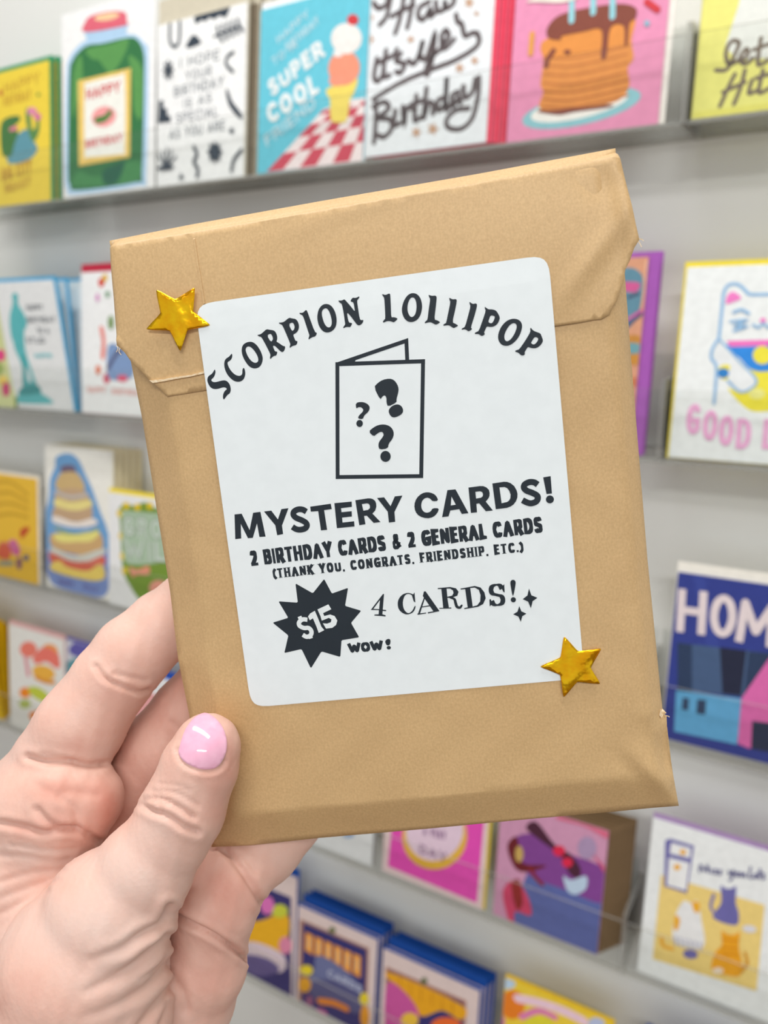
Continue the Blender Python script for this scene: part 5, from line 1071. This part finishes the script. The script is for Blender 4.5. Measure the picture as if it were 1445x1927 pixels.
m_skin, b_ = principled('skin', (0.8, 0.55, 0.45), 0.5, 0.3); nt = m_skin.node_tree
an = nt.nodes.new('ShaderNodeAttribute'); an.attribute_name = 'redness'
nz = nt.nodes.new('ShaderNodeTexNoise'); nz.inputs['Scale'].default_value = 130; nz.inputs['Detail'].default_value = 4; tc = nt.nodes.new('ShaderNodeTexCoord'); nt.links.new(tc.outputs['Object'], nz.inputs['Vector'])
ma = nt.nodes.new('ShaderNodeMath'); ma.operation = 'MULTIPLY_ADD'; ma.inputs[1].default_value = .55; ma.inputs[2].default_value = -.275; nt.links.new(nz.outputs['Fac'], ma.inputs[0])
ad = nt.nodes.new('ShaderNodeMath'); ad.operation = 'ADD'; ad.use_clamp = True; nt.links.new(an.outputs['Fac'], ad.inputs[0]); nt.links.new(ma.outputs[0], ad.inputs[1])
rp = nt.nodes.new('ShaderNodeValToRGB'); rp.color_ramp.elements[0].color = (*lin((220, 192, 181)), 1); rp.color_ramp.elements[1].color = (*lin((206, 141, 125)), 1)
el = rp.color_ramp.elements.new(.45); el.color = (*lin((224, 181, 166)), 1)
nt.links.new(ad.outputs[0], rp.inputs[0]); nt.links.new(rp.outputs[0], b_.inputs['Base Color'])
b_.inputs['Subsurface Weight'].default_value = .12; b_.inputs['Subsurface Radius'].default_value = (1.0, .35, .2); b_.inputs['Subsurface Scale'].default_value = .0025
n1 = nt.nodes.new('ShaderNodeTexVoronoi'); n1.inputs['Scale'].default_value = 900; bp = nt.nodes.new('ShaderNodeBump'); bp.inputs['Strength'].default_value = .18; bp.inputs['Distance'].default_value = .0002
nt.links.new(tc.outputs['Object'], n1.inputs['Vector']); nt.links.new(n1.outputs['Distance'], bp.inputs['Height']); nt.links.new(bp.outputs['Normal'], b_.inputs['Normal'])
hand = link('hand', me, None, [m_skin]); hand.location = Vector(horg)
tag(hand, 'left hand with a pale pink thumbnail gripping the kraft envelope by its lower left corner', 'hand')

# thumbnail: a curved plate that sits on the thumb tip
nail_px = [(385,1341),(367,1349),(353,1365),(345,1381),(338,1404),(336,1416),(342,1429),(357,1440),(376,1447),(394,1448),(409,1443),(420,1429),(426,1413),(427,1394),(421,1373),(412,1358),(400,1347)]
nail_px = catmull(nail_px, 3, True)
V, Fo = sheet([(x/1000, y/1000) for x, y in nail_px], .005)
V = [(x*1000, y*1000) for x, y in V]
def skin_depth(px, py):
    d = np.array([.165]);
    for _ in range(60):
        p = P3(px, py, d[0]); s_ = chain_sdf(np.array([p[0]]), np.array([p[1]]), np.array([p[2]]), CH['thumb'])[0]; d = d+s_*.9
        if d[0] > .2: return None
    return float(d[0])
axis = np.array([-.27, .96]); ctr = (383, 1396)
dep = {}
core = [(px, py, skin_depth(px, py)) for px, py in V]
ok = [(px, py, d) for px, py, d in core if d is not None and d < .186]
# fit a smooth quadric through the skin under the nail
Q = np.array([[1, px-ctr[0], py-ctr[1], (px-ctr[0])**2, (py-ctr[1])**2, (px-ctr[0])*(py-ctr[1])] for px, py, d in ok]); co = np.linalg.lstsq(Q, np.array([d for *_, d in ok]), rcond=None)[0]
NV = []
for px, py in V:
    a, b = px-ctr[0], py-ctr[1]; d = co@np.array([1, a, b, a*a, b*b, a*b]); NV.append(np.array(P3(px, py, d-.00055)))
n0 = len(NV); NB = [v*(1+.0010/v[2]) for v in NV]
VV = np.array(NV+NB)@Mcam.T + camv - horg
Fc = [tuple(f[::-1]) for f in Fo] + [tuple(i+n0 for i in f) for f in Fo] + [(a, b, b+n0, a+n0) for a, b in rim(Fo)]
m_nail, b_ = principled('nail_polish', lin((244, 192, 214)), 0.10, 0.5); noise_col(m_nail, b_, lin((238, 176, 202)), lin((242, 184, 208)), 500, 2)
b_.inputs['Coat Weight'].default_value = .6; b_.inputs['Coat Roughness'].default_value = .03
nail = link('thumbnail', mesh('thumbnail', [tuple(v) for v in VV], Fc), hand, [m_nail], True); nail['label'] = 'glossy pale pink painted thumbnail'
